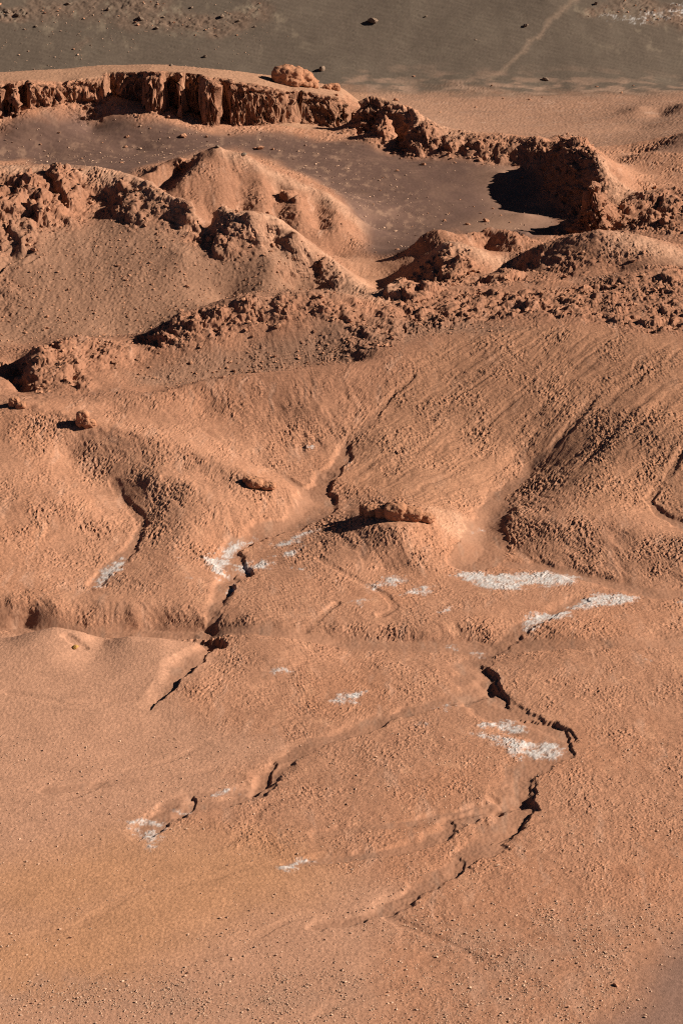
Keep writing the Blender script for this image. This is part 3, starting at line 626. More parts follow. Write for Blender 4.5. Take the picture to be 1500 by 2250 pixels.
# rills run down the slope: noise drawn out along the fall line of the broad slope
def rills(mask, ang, wid, lng, amp, seed):
    ca, sa = math.cos(ang), math.sin(ang)
    al = warpx * ca + warpy * sa; ac = -warpx * sa + warpy * ca
    r = fbm(ac / wid, al / lng, 3, seed, .55)
    return (amp * mask * (-np.abs(r) * 2.2 + .5 * r + .4)).astype(F32)
Z += rills(GULL, math.atan2(-.77, -.63), 1.7, 26, .09, 101)
Z += rills(hill * ROUGH * (1 - GULL) * (Y < 300), math.atan2(-.9, .35) if True else 0, 1.6, 9, .07, 111)
Z += rills(hill * (1 - SANDY) * (Y > 355) * (Y < 400), math.atan2(-.95, .2), 2.6, 16, .12, 121)
LCR = area([(-300, 380), (60, 375), (190, 400), (160, 480), (80, 570), (0, 620), (-300, 640)], 2)
Z += rills(LCR, math.atan2(-.8, -.6), 3.2, 9, .8, 151)
Z += rills(SCREE, math.atan2(-1, -.25), 1.8, 16, .06, 131)
Z += rills(hill * ROUGH * (Y > 290) * (Y < 356) * (1 - GULL) * (1 - SCREE), math.atan2(-1, -.1), 1.8, 9, .06, 141)
# soil clods split by cracks
far = np.clip(Y / 250, .8, 1.8).astype(F32)
LOD = sstep(270, 330, Y)
def clods(sc, seed):
    f1, f2, rid = worley(warpx / sc, warpy / sc * .85, seed)
    return np.minimum((f2 - f1) * 2.6, 1) * (.25 + 1.1 * rid) - .45
def clods2(sc, seed):
    return clods(sc, seed) * (1 - LOD) + clods(sc * 1.3, seed + 1) * LOD
patch = np.clip(.60 + 1.7 * fbm(X / 4.5, Y / 6.5, 4, 210, .6), .0, 1.35)
Z += (far * ROUGH * patch * (.105 * clods2(.25, 201) + .04 * clods2(.62, 203)) * (.75 + .5 * hill) * (1 - .55 * (1 - sstep(179, 193, Y)))).astype(F32)
Z += (ROUGH * .06 * fbm(X / .9, Y / .9, 4, 220, .6)).astype(F32)
Z += (BED * (.05 * fbm(X / 1.2, Y / 1.6, 3, 221, .6) + .035 * fbm(X / .3, Y / .4, 2, 222))).astype(F32)
Z += ((.006 + .012 * PINK * (1 - BED) + .012 * SCREE + .010 * FARV) * 2.0 * far * (fbm(X / .28, Y / .34, 2, 230, .7) * (1 - LOD) + 1.3 * LOD * fbm(X / .45, Y / .5, 2, 231, .7))).astype(F32)
# loose pebbly scree
f1, f2, rid3 = worley(X / .55, Y / .55, 241)
Z += (np.clip(.42 - f1, 0, 1) * (rid3 > .72) * .30 * np.clip(SCREE + .8 * RDARK + .3 * FARV * (1 - BED), 0, 1)).astype(F32)
# wind ripples on the sand
rip = np.sin((Y * .95 + X * .25 + .9 * fbm(X / 4, Y / 4, 2, 251)) * 2 * np.pi / 1.35)
Z += (.022 * rip * np.clip(BASIN * sstep(405, 425, Y) + FARD * .9, 0, 1)).astype(F32)
# rubble and rock: pushed out along the normal so that faces break up in three dimensions
def normals(X, Y, Z):
    P = np.stack([X, Y, Z], -1)
    a = np.empty_like(P); b = np.empty_like(P)
    a[:, 1:-1] = P[:, 2:] - P[:, :-2]; a[:, 0] = P[:, 1] - P[:, 0]; a[:, -1] = P[:, -1] - P[:, -2]
    b[1:-1] = P[2:] - P[:-2]; b[0] = P[1] - P[0]; b[-1] = P[-1] - P[-2]
    n = np.cross(a, b)
    return n / (np.linalg.norm(n, axis=-1, keepdims=True) + 1e-9)
NRM = normals(X, Y, Zm)
RB = np.clip(np.maximum(RUB * np.where((Y > 290) & (Y < 372), .85, 1), ROCK), 0, 1.3)
m = RB > .02
x, y, z = X[m], Y[m], Z[m]; w = RB[m]; rk = ROCK[m]
pn_ = perlin3(x / 5, y / 5, z / 3, 315)
f1, f2, r1 = worley3(x / 2.5 + .5 * pn_, y / 2.5, z / .95 + .7 * pn_, 301)
a1, a2, r2 = worley3(x / 1.15 + 3, y / 1.15, z / .5 + .5 * pn_, 302)
b1, b2, r3 = worley3(x / .45 + 5, y / .45, z / .4, 303)
pn = perlin3(x / 3.6, y / 3.6, z / 2.8, 310); pn2 = perlin3(x / 1.3, y / 1.3, z / 1.0, 311)
strata = np.sin(z * 2 * np.pi / 1.25 + 2.5 * perlin3(x / 4, y / 4, z / 2, 312))
blk = .85 * (r1 - .5) * sstep(0, .09, f2 - f1) + .80 * (r2 - .5) * sstep(0, .12, a2 - a1) + .45 * (r3 - .5) * sstep(0, .16, b2 - b1)
lump = .8 * (.62 - f1) * (.3 + 1.2 * r1) + .55 * (.6 - a1) * (.25 + 1.3 * r2) + .30 * (.55 - b1) * (.3 + 1.2 * r3)
d = rk * blk * 1.35 + (1 - rk) * (.45 * blk + .9 * lump) + .38 * pn + .25 * pn2
d = d + rk * (.16 * strata - .55 * np.exp(-((f2 - f1) / .06) ** 2) * (r1 > .45))
d = d * w * np.where(y < 300, .42, 1.0)
nn = NRM[m].copy()
nn[:, 2] = np.maximum(nn[:, 2], .25) * (1 - .85 * rk)
X[m] += (nn[:, 0] * d).astype(F32); Y[m] += (nn[:, 1] * d).astype(F32); Z[m] += (nn[:, 2] * d).astype(F32)
print("relief", round(time.time() - T0, 1), "s")
U, V = proj(X, Y, Z); U = U.astype(F32); V = V.astype(F32)

# ------------------------------------------------------------------ soil colours
def mixc(c, col, k):
    k = np.clip(k, 0, 1)[..., None]
    return c * (1 - k) + np.array(col, F32) * k
CLAY, CRUST, BSAND, GSAND, WSAND, PALE, REDR, DUST, OCH = (.40, .194, .112), (.445, .231, .141), (.132, .074, .054), (.122, .089, .064), (.30, .150, .090), (.455, .235, .135), (.335, .142, .072), (.34, .175, .102), (.43, .20, .082)
c = np.zeros(X.shape + (3,), F32) + np.array(CLAY, F32)
n1 = fbm(X / 14, Y / 18, 4, 401); n2 = fbm(X / 2.2, Y / 3, 4, 402); n3 = fbm(X / .5, Y / .6, 3, 403)
c = mixc(c, (.37, .165, .088), .55 * sstep(-.1, .5, n1))
c = mixc(c, PALE, .45 * sstep(.15, .6, n2))
c = mixc(c, (.30, .140, .080), .8 * sstep(283, 300, Y) * (1 - sstep(395, 410, Y)))
n4 = fbm(warpx / 1.3, warpy / 7, 4, 404, .6)
c = mixc(c, (.46, .255, .165), .55 * sstep(.1, .55, n4)); c = mixc(c, (.27, .122, .07), .5 * sstep(.12, .6, -n4))
c = mixc(c, (.40, .196, .108), .5 * GULL)
c = mixc(c, CRUST, PINK * .9)
c = mixc(c, OCH, OCHRE * .45)
c = mixc(c, (.33, .180, .115), GREYP * sstep(-.3, .4, n2) * .7)
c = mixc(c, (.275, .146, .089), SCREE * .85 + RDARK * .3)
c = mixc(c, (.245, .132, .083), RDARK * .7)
c = mixc(c, PALE, .35 * SADD)
for p_, r_ in (([(0, 372), (140, 364), (230, 374), (310, 402), (420, 456), (480, 466), (560, 473), (610, 495)], 2.2), ([(600, 490), (640, 525), (720, 566), (760, 600), (835, 658)], 2.6), ([(1380, 525), (1450, 545), (1520, 575)], 3.5), ([(885, 245), (950, 270), (1000, 290)], 3.0), ([(975, 545), (1050, 562), (1110, 582)], 1.6), ([(1000, 1140), (1020, 1170)], 2.2), ([(1315, 360), (1350, 395), (1395, 425)], 4.0), ([(480, 325), (560, 360), (640, 400), (700, 420), (790, 490)], 1.8)):  # pale caprock dust; sunlit crests and outcrop flank are also painted lighter here
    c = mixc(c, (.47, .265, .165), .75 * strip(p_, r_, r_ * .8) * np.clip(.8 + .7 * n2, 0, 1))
c = mixc(c, (.365, .195, .115), PLAT)
c = mixc(c, (.335, .180, .112), FARV * .9)
c = mixc(c, (.285, .130, .074), np.clip(RB, 0, 1) * .7)
c = mixc(c, (.165, .122, .086), np.clip(RB, 0, 1) * FARD)
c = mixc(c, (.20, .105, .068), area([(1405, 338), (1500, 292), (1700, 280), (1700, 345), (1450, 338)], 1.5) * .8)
c = mixc(c, WSAND, BED * (.62 + .6 * n2))
c = mixc(c, (.335, .185, .118), BED * sstep(.1, .5, fbm(X / 1.2, Y / 5, 3, 405)) * .8)
bas = BASIN * (1 - .9 * np.clip(RUB * 1.3, 0, 1))
c = mixc(c, BSAND, bas)
spk = sstep(.04, .42, fbm(X / 1.6, Y / 3.0, 4, 410, .65) + .12 * n1)
c = mixc(c, (.255, .148, .098), bas * spk * np.maximum(strip([(-200, 345), (200, 345), (420, 330), (600, 320), (700, 350), (800, 420), (830, 480)], 9, 6), .4 * strip([(0, 285), (240, 240), (500, 295), (800, 310), (1150, 375)], 7, 4)))
c = mixc(c, (.34, .19, .12), bas * strip([(1130, 385), (1180, 470), (1090, 500)], 5, 4) * .7)
c = mixc(c, (.28, .158, .104), FARV * .7 * sstep(-.05, .5, fbm(X / 10, Y / 2.2, 4, 428, .65))); c = mixc(c, (.43, .27, .19), FARV * .6 * sstep(.15, .55, fbm(X / 7, Y / 1.6, 4, 429, .65)))
c = mixc(c, GSAND, FARD * (1 - .75 * np.clip(RUB, 0, 1)))
c = mixc(c, (.150, .112, .080), FARD * .6 * sstep(-.1, .5, fbm(X / 9, Y / 14, 4, 421, .6)))
c = mixc(c, (.20, .112, .076), bas * .55 * sstep(-.1, .5, fbm(X / 6, Y / 9, 4, 422, .6)))
fs = sstep(.12, .5, fbm(X / 3.5, Y / 6, 4, 420, .65))
c = mixc(c, (.215, .160, .110), FARD * fs * np.maximum.reduce([strip([(-200, 20), (100, 10), (330, 30), (600, 30)], 11, 8), strip([(180, 95), (170, 110)], 3, 2), strip([(1300, 40), (1500, 60)], 9, 6), .6 * strip([(0, 150), (60, 140)], 8, 6)]))
c = mixc(c, (.235, .158, .108), FARD * strip([(1285, -20), (1180, 80), (1078, 174)], .5, .6) * np.clip(.75 + .5 * n3, 0, 1))
c = mixc(c, (.30, .185, .125), FARD * (1 - sstep(500, 514, Y + 4 * fbm(X / 4, Y / 5, 3, 426))) * sstep(-.15, .3, fbm(X / 5, Y / 2.5, 3, 427)) * (X > 0))
c = mixc(c, (.225, .130, .095), PURP * .85)
c = c * (1 + .16 * n2 + .10 * n3)[..., None] * (1 + .10 * n1)[..., None]
c = np.clip(c, .02, .9)

# ------------------------------------------------------------------ salt crusts (outlines in picture pixels)
SALT = [
 ([(995, 1272), (1060, 1258), (1130, 1262), (1200, 1252), (1265, 1265), (1270, 1280), (1190, 1285), (1130, 1300), (1080, 1300), (1040, 1288)], .52, "largest bright white salt crust below the mouth of the wide dry wash"),
 ([(1255, 1328), (1300, 1302), (1380, 1305), (1400, 1315), (1370, 1328), (1300, 1338), (1260, 1337)], .50, "bright white salt crust at the upper end of the narrow diagonal wash"),
 ([(1148, 1368), (1165, 1350), (1210, 1350), (1262, 1342), (1258, 1358), (1200, 1364), (1165, 1382)], .45, "white salt crust lining both banks of the narrow diagonal wash"),
 ([(800, 1287), (840, 1268), (900, 1270), (865, 1286), (830, 1297)], .35, "feathery white salt streaks on clods at the foot of the butte hill"),
 ([(882, 1304), (900, 1292), (930, 1283), (958, 1287), (945, 1308)], .32, "small thin double streak of salt beside the largest crust"),
 ([(440, 1228), (478, 1220), (500, 1198), (530, 1184), (570, 1180), (520, 1207), (492, 1235), (498, 1260), (473, 1265), (462, 1245)], .55, "curved white salt rim along the outer bend of the winding wash"),
 ([(515, 1240), (548, 1234), (552, 1252), (522, 1252)], .4, None), ([(553, 1246), (572, 1238), (605, 1241), (592, 1257), (560, 1258)], .45, None), ([(496, 1282), (510, 1278), (518, 1288), (504, 1294)], .4, None),
 ([(598, 1198), (640, 1188), (690, 1163), (722, 1156), (680, 1182), (640, 1200), (610, 1204)], .36, "long thin salt streak along the bank beside the butte shadow"),
 ([(602, 1224), (620, 1211), (660, 1203), (645, 1219)], .36, None),
 ([(212, 1275), (232, 1246), (282, 1222), (280, 1245), (242, 1264), (216, 1292)], .46, "white salt crust in the lowest bend of the small left gully"),
 ([(748, 1332), (780, 1316), (815, 1319), (790, 1337)], .25, None), ([(955, 1343), (985, 1330), (1005, 1337), (970, 1347)], .22, None), ([(720, 1262), (735, 1274), (715, 1278)], .15, None),
 ([(1050, 1604), (1075, 1583), (1110, 1576), (1145, 1584), (1148, 1602), (1100, 1607)], .42, "grey-white salt crust under the dark undercut bank, upper half"),
 ([(1040, 1612), (1100, 1620), (1150, 1630), (1240, 1645), (1235, 1662), (1180, 1670), (1110, 1652), (1065, 1630)], .44, "long grey-white salt crust on the bed below the undercut bank"),
 ([(730, 1537), (760, 1522), (800, 1524), (792, 1542), (750, 1547)], .34, "lone pale salt patch on the clod terrace between two washes"), ([(586, 1480), (620, 1467), (630, 1474), (600, 1486)], .3, "small lone salt fleck on the terrace behind the dark scarp"),
 ([(266, 1815), (315, 1804), (342, 1811), (320, 1826), (280, 1821)], .5, "thin grey salt film at the end of the near branching wash"), ([(305, 1832), (360, 1828), (356, 1850), (320, 1862)], .42, None),
 ([(370, 1783), (400, 1772), (410, 1786)], .25, None), ([(455, 1748), (528, 1733), (522, 1746), (470, 1752)], .25, None),
 ([(605, 1908), (650, 1892), (725, 1888), (690, 1901), (650, 1911)], .45, None), ([(962, 1558), (990, 1543), (1000, 1552), (972, 1565)], .28, None), ([(896, 1588), (925, 1580), (945, 1578), (930, 1592)], .15, None),
 ([(1385, 1446), (1400, 1440), (1425, 1449), (1400, 1454)], .2, None), ([(975, 1424), (985, 1416), (1008, 1418), (1000, 1428)], .35, None), ([(1035, 1436), (1055, 1430), (1072, 1434), (1050, 1441)], .25, None),
 ([(666, 988), (688, 976), (706, 983), (684, 991)], .25, "small white salt fleck beside the gully under the orange hill"), ([(755, 1030), (764, 1012), (774, 1016), (764, 1034)], .3, None), ([(1030, 1172), (1050, 1152), (1065, 1150), (1050, 1168)], .3, None),
 ([(1290, 45), (1330, 20), (1420, 25), (1500, -10), (1600, 0), (1600, 60), (1480, 45), (1400, 62)], .02, "thin whitish salt film over the rocky top of the far slope"),
 ([(120, 1248), (140, 1244), (132, 1252)], .2, None), ([(30, 1272), (50, 1266), (45, 1276)], .2, None), ([(395, 1222), (425, 1217), (415, 1226)], .2, None), ([(405, 1267), (425, 1262), (420, 1272)], .2, None),
 ([(1480, 1320), (1520, 1318), (1600, 1322), (1500, 1326)], .25, None), ([(640, 1250), (690, 1243), (680, 1253)], .22, None)]
LAB = np.zeros(X.shape, np.int16)
fib = fbm(X / 1.2, Y / 1.2, 5, 501, .8) * 2.3 + .25 * fbm(X / .3, Y / .3, 2, 502, .8)
# ground kinds that are objects of their own
HILLA = area([(-350, 372), (0, 370), (140, 360), (220, 368), (310, 392), (430, 455), (560, 470), (650, 520), (750, 580), (840, 662), (760, 658), (650, 632), (480, 668), (330, 728), (60, 758), (-350, 760)], .8)
RIDGE = area([(40, 800), (120, 748), (170, 740), (260, 760), (320, 745), (400, 698), (550, 650), (700, 646), (840, 668), (870, 622), (960, 632), (1150, 632), (1300, 622), (1450, 590), (1700, 590), (1700, 720), (1420, 722), (1200, 700), (1050, 714), (900, 728), (820, 765), (650, 806), (480, 828), (300, 862), (60, 866)], .8)
HILLC = area([(1120, 578), (1200, 542), (1260, 523), (1315, 512), (1400, 520), (1500, 558), (1700, 600), (1450, 588), (1350, 606), (1300, 622), (1150, 628), (1080, 620)], .8)
MOUND = area([(872, 562), (930, 520), (965, 512), (1010, 517), (1070, 505), (1110, 513), (1165, 548), (1120, 575), (1080, 615), (960, 625), (860, 615), (735, 565)], .8)
HILLD = area([(1340, 460), (1400, 430), (1450, 416), (1700, 405), (1700, 560), (1500, 555), (1400, 518), (1330, 508)], .8)
BUTH = area([(735, 1150), (800, 1125), (950, 1115), (1030, 1150), (1020, 1200), (990, 1245), (850, 1250), (740, 1210)], .8)
SPUR = area([(-350, 855), (0, 878), (200, 900), (330, 950), (450, 990), (560, 1040), (690, 1110), (560, 1080), (430, 1025), (300, 1000), (150, 960), (-350, 930)], .8)
for k, msk in ((1, FARD), (2, PLAT), (3, FARV), (4, BASIN), (5, HILLA), (6, PYR), (7, RIDGE), (8, HILLC), (9, MOUND), (10, HILLD), (11, BUTH), (12, SPUR), (13, OUTC)):
    LAB[msk > .5] = k
LAB[(CLF > .35) & (LAB != 13)] = 14
LAB[(BED > .55) & (Y < 320)] = 15
SALTM = np.zeros(X.shape, F32)
for i, (pts, cov, lab) in enumerate(SALT):
    a_ = area(pts, .9 if pts[0][1] > 300 else 3.0)
    raw = (a_ * .8 + .55 * fib + (cov - .52) * .9) * (a_ > .06)
    a_ = sstep(.5, .6, raw)
    SALTC = np.maximum(SALTC, sstep(.22, .85, raw)) if i else sstep(.22, .85, raw)
    hit = a_ > .5
    LAB[hit] = 20 + i
    SALTM = np.maximum(SALTM, a_)
Z += (.03 * SALTM + .03 * SALTM * fbm(X / .3, Y / .3, 2, 505)).astype(F32)
c = mixc(c, (.55, .50, .455), np.clip(SALTC, 0, 1) * np.clip(.85 + .7 * fbm(X / .5, Y / .6, 3, 506, .7), .1, 1))
halo = np.zeros(X.shape, F32)
print("labels", round(time.time() - T0, 1), "s")

# ------------------------------------------------------------------ materials
def nn_(nt, t, **kw):
    n = nt.nodes.new(t)
    for k, v in kw.items(): setattr(n, k, v)
    return n
def soil_material(name, bump=.05, fine=9.0, spread=.28):
    m = bpy.data.materials.new(name); m.use_nodes = True
    nt = m.node_tree; b = nt.nodes["Principled BSDF"]
    b.inputs["Roughness"].default_value = .97
    b.inputs["Specular IOR Level"].default_value = .08
    at = nn_(nt, "ShaderNodeVertexColor", layer_name="soil")
    geo = nn_(nt, "ShaderNodeNewGeometry")
    n1 = nn_(nt, "ShaderNodeTexNoise"); n1.inputs["Scale"].default_value = fine * .45; n1.inputs["Detail"].default_value = 6; n1.inputs["Roughness"].default_value = .72
    nt.links.new(geo.outputs["Position"], n1.inputs["Vector"])
    mr = nn_(nt, "ShaderNodeMapRange")
    mr.inputs["From Min"].default_value = .28; mr.inputs["From Max"].default_value = .72
    mr.inputs["To Min"].default_value = 1 - spread; mr.inputs["To Max"].default_value = 1 + spread
    nt.links.new(n1.outputs["Fac"], mr.inputs["Value"])
    mul = nn_(nt, "ShaderNodeVectorMath", operation='SCALE')
    nt.links.new(at.outputs["Color"], mul.inputs[0]); nt.links.new(mr.outputs[0], mul.inputs["Scale"])
    nt.links.new(mul.outputs[0], b.inputs["Base Color"])
    n2 = nn_(nt, "ShaderNodeTexNoise"); n2.inputs["Scale"].default_value = fine; n2.inputs["Detail"].default_value = 4; n2.inputs["Roughness"].default_value = .65
    nt.links.new(geo.outputs["Position"], n2.inputs["Vector"])
    bp = nn_(nt, "ShaderNodeBump"); bp.inputs["Strength"].default_value = .9; bp.inputs["Distance"].default_value = bump
    nt.links.new(n2.outputs["Fac"], bp.inputs["Height"]); nt.links.new(bp.outputs[0], b.inputs["Normal"])
    return m
M_CLAY = soil_material("clay_soil", .045, 7.0, .30)
M_SAND = soil_material("sand", .015, 8.0, .12)
M_ROCK = soil_material("weathered_rock", .22, 2.6, .35)
M_SALT = soil_material("salt_crust", .03, 9.0, .15)
def stone_material(name, col, spread=.3, scale=3.0, bump=.05):
    m = bpy.data.materials.new(name); m.use_nodes = True
    nt = m.node_tree; b = nt.nodes["Principled BSDF"]
    b.inputs["Roughness"].default_value = .95; b.inputs["Specular IOR Level"].default_value = .1
    oi = nn_(nt, "ShaderNodeObjectInfo"); geo = nn_(nt, "ShaderNodeNewGeometry")
    n1 = nn_(nt, "ShaderNodeTexNoise"); n1.inputs["Scale"].default_value = scale; n1.inputs["Detail"].default_value = 5; n1.inputs["Roughness"].default_value = .7
    nt.links.new(geo.outputs["Position"], n1.inputs["Vector"])
    ad = nn_(nt, "ShaderNodeMath", operation='ADD')
    mr = nn_(nt, "ShaderNodeMapRange"); mr.inputs["From Min"].default_value = .25; mr.inputs["From Max"].default_value = .75
    mr.inputs["To Min"].default_value = 1 - spread; mr.inputs["To Max"].default_value = 1 + spread
    nt.links.new(n1.outputs["Fac"], mr.inputs["Value"])
    ri = nn_(nt, "ShaderNodeMath", operation='MULTIPLY_ADD'); ri.inputs[1].default_value = .3; ri.inputs[2].default_value = -.15
    nt.links.new(oi.outputs["Random"], ri.inputs[0])
    nt.links.new(mr.outputs[0], ad.inputs[0]); nt.links.new(ri.outputs[0], ad.inputs[1])
    mul = nn_(nt, "ShaderNodeVectorMath", operation='SCALE'); mul.inputs[0].default_value = col
    nt.links.new(ad.outputs[0], mul.inputs["Scale"]); nt.links.new(mul.outputs[0], b.inputs["Base Color"])
    bp = nn_(nt, "ShaderNodeBump"); bp.inputs["Strength"].default_value = .8; bp.inputs["Distance"].default_value = bump
    nt.links.new(n1.outputs["Fac"], bp.inputs["Height"]); nt.links.new(bp.outputs[0], b.inputs["Normal"])
    return m
M_BLD = stone_material("clay_boulder", (.40, .195, .110), bump=.12, scale=2.2)
M_DARKB = stone_material("dark_boulder", (.20, .135, .092), bump=.12, scale=2.2)
M_PEB = stone_material("pale_stone", (.56, .345, .225))
M_OCH = stone_material("ochre_stone", (.55, .30, .085))

# ------------------------------------------------------------------ cut the sheet into its named pieces
NRM = normals(X, Y, Z).reshape(-1, 3).astype(F32)
ext_y = np.array([610, 640, 680, 740, 830, 1000, 1400, 2200, 3500]); ext_z = np.array([46, 58, 74, 96, 122, 150, 170, 180, 180])
P_ALL = np.stack([X, Y, Z], -1).reshape(-1, 3).astype(F32)
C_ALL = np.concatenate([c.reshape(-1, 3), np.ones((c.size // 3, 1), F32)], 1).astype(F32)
IDX = np.arange(NR * NC, dtype=np.int32).reshape(NR, NC)
QUAD = np.stack([IDX[:-1, :-1], IDX[:-1, 1:], IDX[1:, 1:], IDX[1:, :-1]], -1).reshape(-1, 4)
QL = LAB[:-1, :-1].ravel()
def mesh_from(name, P, Q, nrm=None, col=None, smooth=True):
    me = bpy.data.meshes.new(name)
    k = Q.shape[1]
    me.vertices.add(len(P)); me.vertices.foreach_set("co", np.ascontiguousarray(P, F32).ravel())
    me.loops.add(Q.size); me.loops.foreach_set("vertex_index", np.ascontiguousarray(Q, np.int32).ravel())
    me.polygons.add(len(Q)); me.polygons.foreach_set("loop_start", np.arange(0, Q.size, k, dtype=np.int32))
    me.polygons.foreach_set("use_smooth", np.full(len(Q), smooth))
    if col is not None:
        ca = me.color_attributes.new("soil", "FLOAT_COLOR", "POINT"); ca.data.foreach_set("color", np.ascontiguousarray(col, F32).ravel())
    me.update()
    if nrm is not None: me.normals_split_custom_set_from_vertices(nrm)
    return me
def cut(k, name, mat, **props):
    q = QUAD[QL == k]
    if not len(q): return None
    used, inv = np.unique(q.ravel(), return_inverse=True)
    org = P_ALL[used].mean(0); org[2] = P_ALL[used][:, 2].min()
    me = mesh_from(name, P_ALL[used] - org, inv.reshape(-1, 4), NRM[used], C_ALL[used])
    me.materials.append(mat)
    o = bpy.data.objects.new(name, me); COL.objects.link(o); o.location = org
    for a, b in props.items(): o[a] = b
    return o
cut(0, "ground", M_CLAY, kind="structure", label="cracked orange clay floor of the desert valley")
cut(1, "sand_dune", M_SAND, kind="structure", label="smooth dark grey-brown sand slope beyond the valley")
cut(2, "plateau", M_CLAY, kind="structure", label="smooth flat plateau top behind the cliff rim")
cut(3, "far_valley", M_CLAY, kind="structure", label="pale pinkish dry valley floor at the foot of the dark dune")
cut(4, "sand_basin", M_SAND, kind="structure", label="dark purple-brown sand hollow below the cliff")
cut(5, "hill", M_CLAY, kind="structure", label="broad hill with rocky crest and smooth scree slope")
cut(6, "hill", M_CLAY, kind="structure", label="pointed orange hill standing in front of the sand basin")
cut(7, "rubble_ridge", M_CLAY, kind="structure", label="long ridge of brown rubble across the middle of the valley")
cut(8, "hill", M_CLAY, kind="structure", label="rounded brown hill with pale lit right shoulder behind the rubble ridge")
cut(9, "hill", M_CLAY, kind="structure", label="cluster of small orange mounds at the end of the sand basin")
cut(10, "hill", M_CLAY, kind="structure", label="dark ribbed hill at the foot of the rock outcrop")
cut(11, "hill", M_CLAY, kind="structure", label="low clod-covered hill that carries the small rock butte")
cut(12, "hill", M_CLAY, kind="structure", label="long low spur running down to the sandy wash")
cut(13, "rock_outcrop", M_ROCK, label="jagged orange rock outcrop casting a long black shadow on the sand", category="rock outcrop")
cut(14, "rock_cliff", M_ROCK, label="long broken orange rock cliff with dark alcoves below the plateau", category="cliff")
cut(15, "dry_wash", M_SAND, kind="structure", label="smooth brown sandy beds of the dry washes")
for i, (pts, cov, lab) in enumerate(SALT):
    g = {} if lab else {"group": "small salt flecks on the valley floor"}
    if pts[0][1] < 300: g["kind"] = "stuff"
    cut(20 + i, "salt_patch", M_SALT, label=lab or "small thin fleck of white salt on the clay floor", category="salt patch", **g)
# the land goes on beyond the picture: up over the far slope, and down towards the viewer
def sheet(name, ysv, zsv, first, lab):
    xs_ = np.linspace(-1, 1, 61)
    PX, PZ, PY = [], [], []
    for yv, zv in zip(ysv, zsv):
        half = yv * cols[-1] + 1
        for t in xs_:
            PX.append(t * half); PY.append(yv); PZ.append(zv + 3.0 * math.sin(t * half * .05) * min(1, abs(yv - first) / 80))
    P = np.array([PX, PY, PZ], F32).T
    nrw, ncw = len(ysv), len(xs_)
    i = np.arange(nrw * ncw).reshape(nrw, ncw)
    q = np.stack([i[:-1, :-1], i[:-1, 1:], i[1:, 1:], i[1:, :-1]], -1).reshape(-1, 4)
    colr = np.tile(np.array([*GSAND, 1] if first > 300 else [*CLAY, 1], F32), (len(P), 1))
    me = mesh_from(name, P, q, None, colr); me.materials.append(M_SAND if first > 300 else M_CLAY)
    o = bpy.data.objects.new(name, me); COL.objects.link(o); o["kind"] = "structure"; o["label"] = lab
zend = float(np.median(Z[-1, 14:-14]))
sheet("mountain_slope", np.concatenate([[598.5], ext_y]), np.concatenate([[zend - 1.2], ext_z + (zend - 42)]), 598, "dark mountain slope rising beyond the dune")
sheet("plain", np.array([20, 60, 100, 130, 151.5]), np.array([-.6, -.5, -.4, -.3, -.25]), 151.5, "flat clay plain in front of the valley floor")
print("sheet", round(time.time() - T0, 1), "s")

# ------------------------------------------------------------------ boulders and stones
Yc0 = Y.copy()
def ground_at(x, y):
    j = int(np.clip(np.searchsorted(cols, x / y), 1, NC - 1))
    if abs(cols[j - 1] - x / y) < abs(cols[j] - x / y): j -= 1
    i = int(np.argmin(np.abs(Y[:, j] - y)))
    return float(Z[i, j])
import bmesh
def hull(seed, npts=16, sub=0, rough=0.0):
    r = np.random.default_rng(seed)
    p = r.normal(size=(npts, 3)); p /= np.linalg.norm(p, axis=1)[:, None]
    p *= (r.uniform(.75, 1.1, (npts, 1))) * np.array([1, .85, .72])
    bm = bmesh.new()
    for q in p: bm.verts.new(q)
    res = bmesh.ops.convex_hull(bm, input=bm.verts[:])
    loose = [v for v in bm.verts if not v.link_faces]
    if loose: bmesh.ops.delete(bm, geom=loose, context='VERTS')
    bmesh.ops.triangulate(bm, faces=bm.faces[:])
    if sub:
        bmesh.ops.subdivide_edges(bm, edges=bm.edges[:], cuts=sub, use_grid_fill=True, smooth=.25)
        bmesh.ops.triangulate(bm, faces=bm.faces[:])
        co = np.array([v.co for v in bm.verts], F32)
        n = perlin3(co[:, 0] * 1.6 + seed, co[:, 1] * 1.6, co[:, 2] * 1.6, seed) + .5 * perlin3(co[:, 0] * 4, co[:, 1] * 4 + seed, co[:, 2] * 4, seed + 1)
        f1, f2, rr = worley3(co[:, 0] * 1.9 + seed, co[:, 1] * 1.9, co[:, 2] * 1.9, seed)
        k = 1 + rough * (n * .6 + (rr - .5) * .8 * sstep(0, .2, f2 - f1))
        for v, kk in zip(bm.verts, k): v.co = v.co * float(kk)
    bmesh.ops.recalc_face_normals(bm, faces=bm.faces[:])
    me = bpy.data.meshes.new("stone")
    bm.to_mesh(me); bm.free()
    if sub:
        for q in me.polygons: q.use_smooth = False
    return me
STONE = [hull(900 + k, 13) for k in range(8)]
BOULD = [hull(950 + k, 18, 3, .28) for k in range(6)]
def variants(base, mat):
    out = []
    for b in base:
        m = b.copy(); m.materials.append(mat); out.append(m)
    return out
V_BLD, V_DARK, V_PEB, V_OCH, V_RUB = variants(BOULD, M_BLD), variants(BOULD, M_DARKB), variants(STONE, M_PEB), variants(BOULD[:1], M_OCH), variants(STONE, M_BLD)
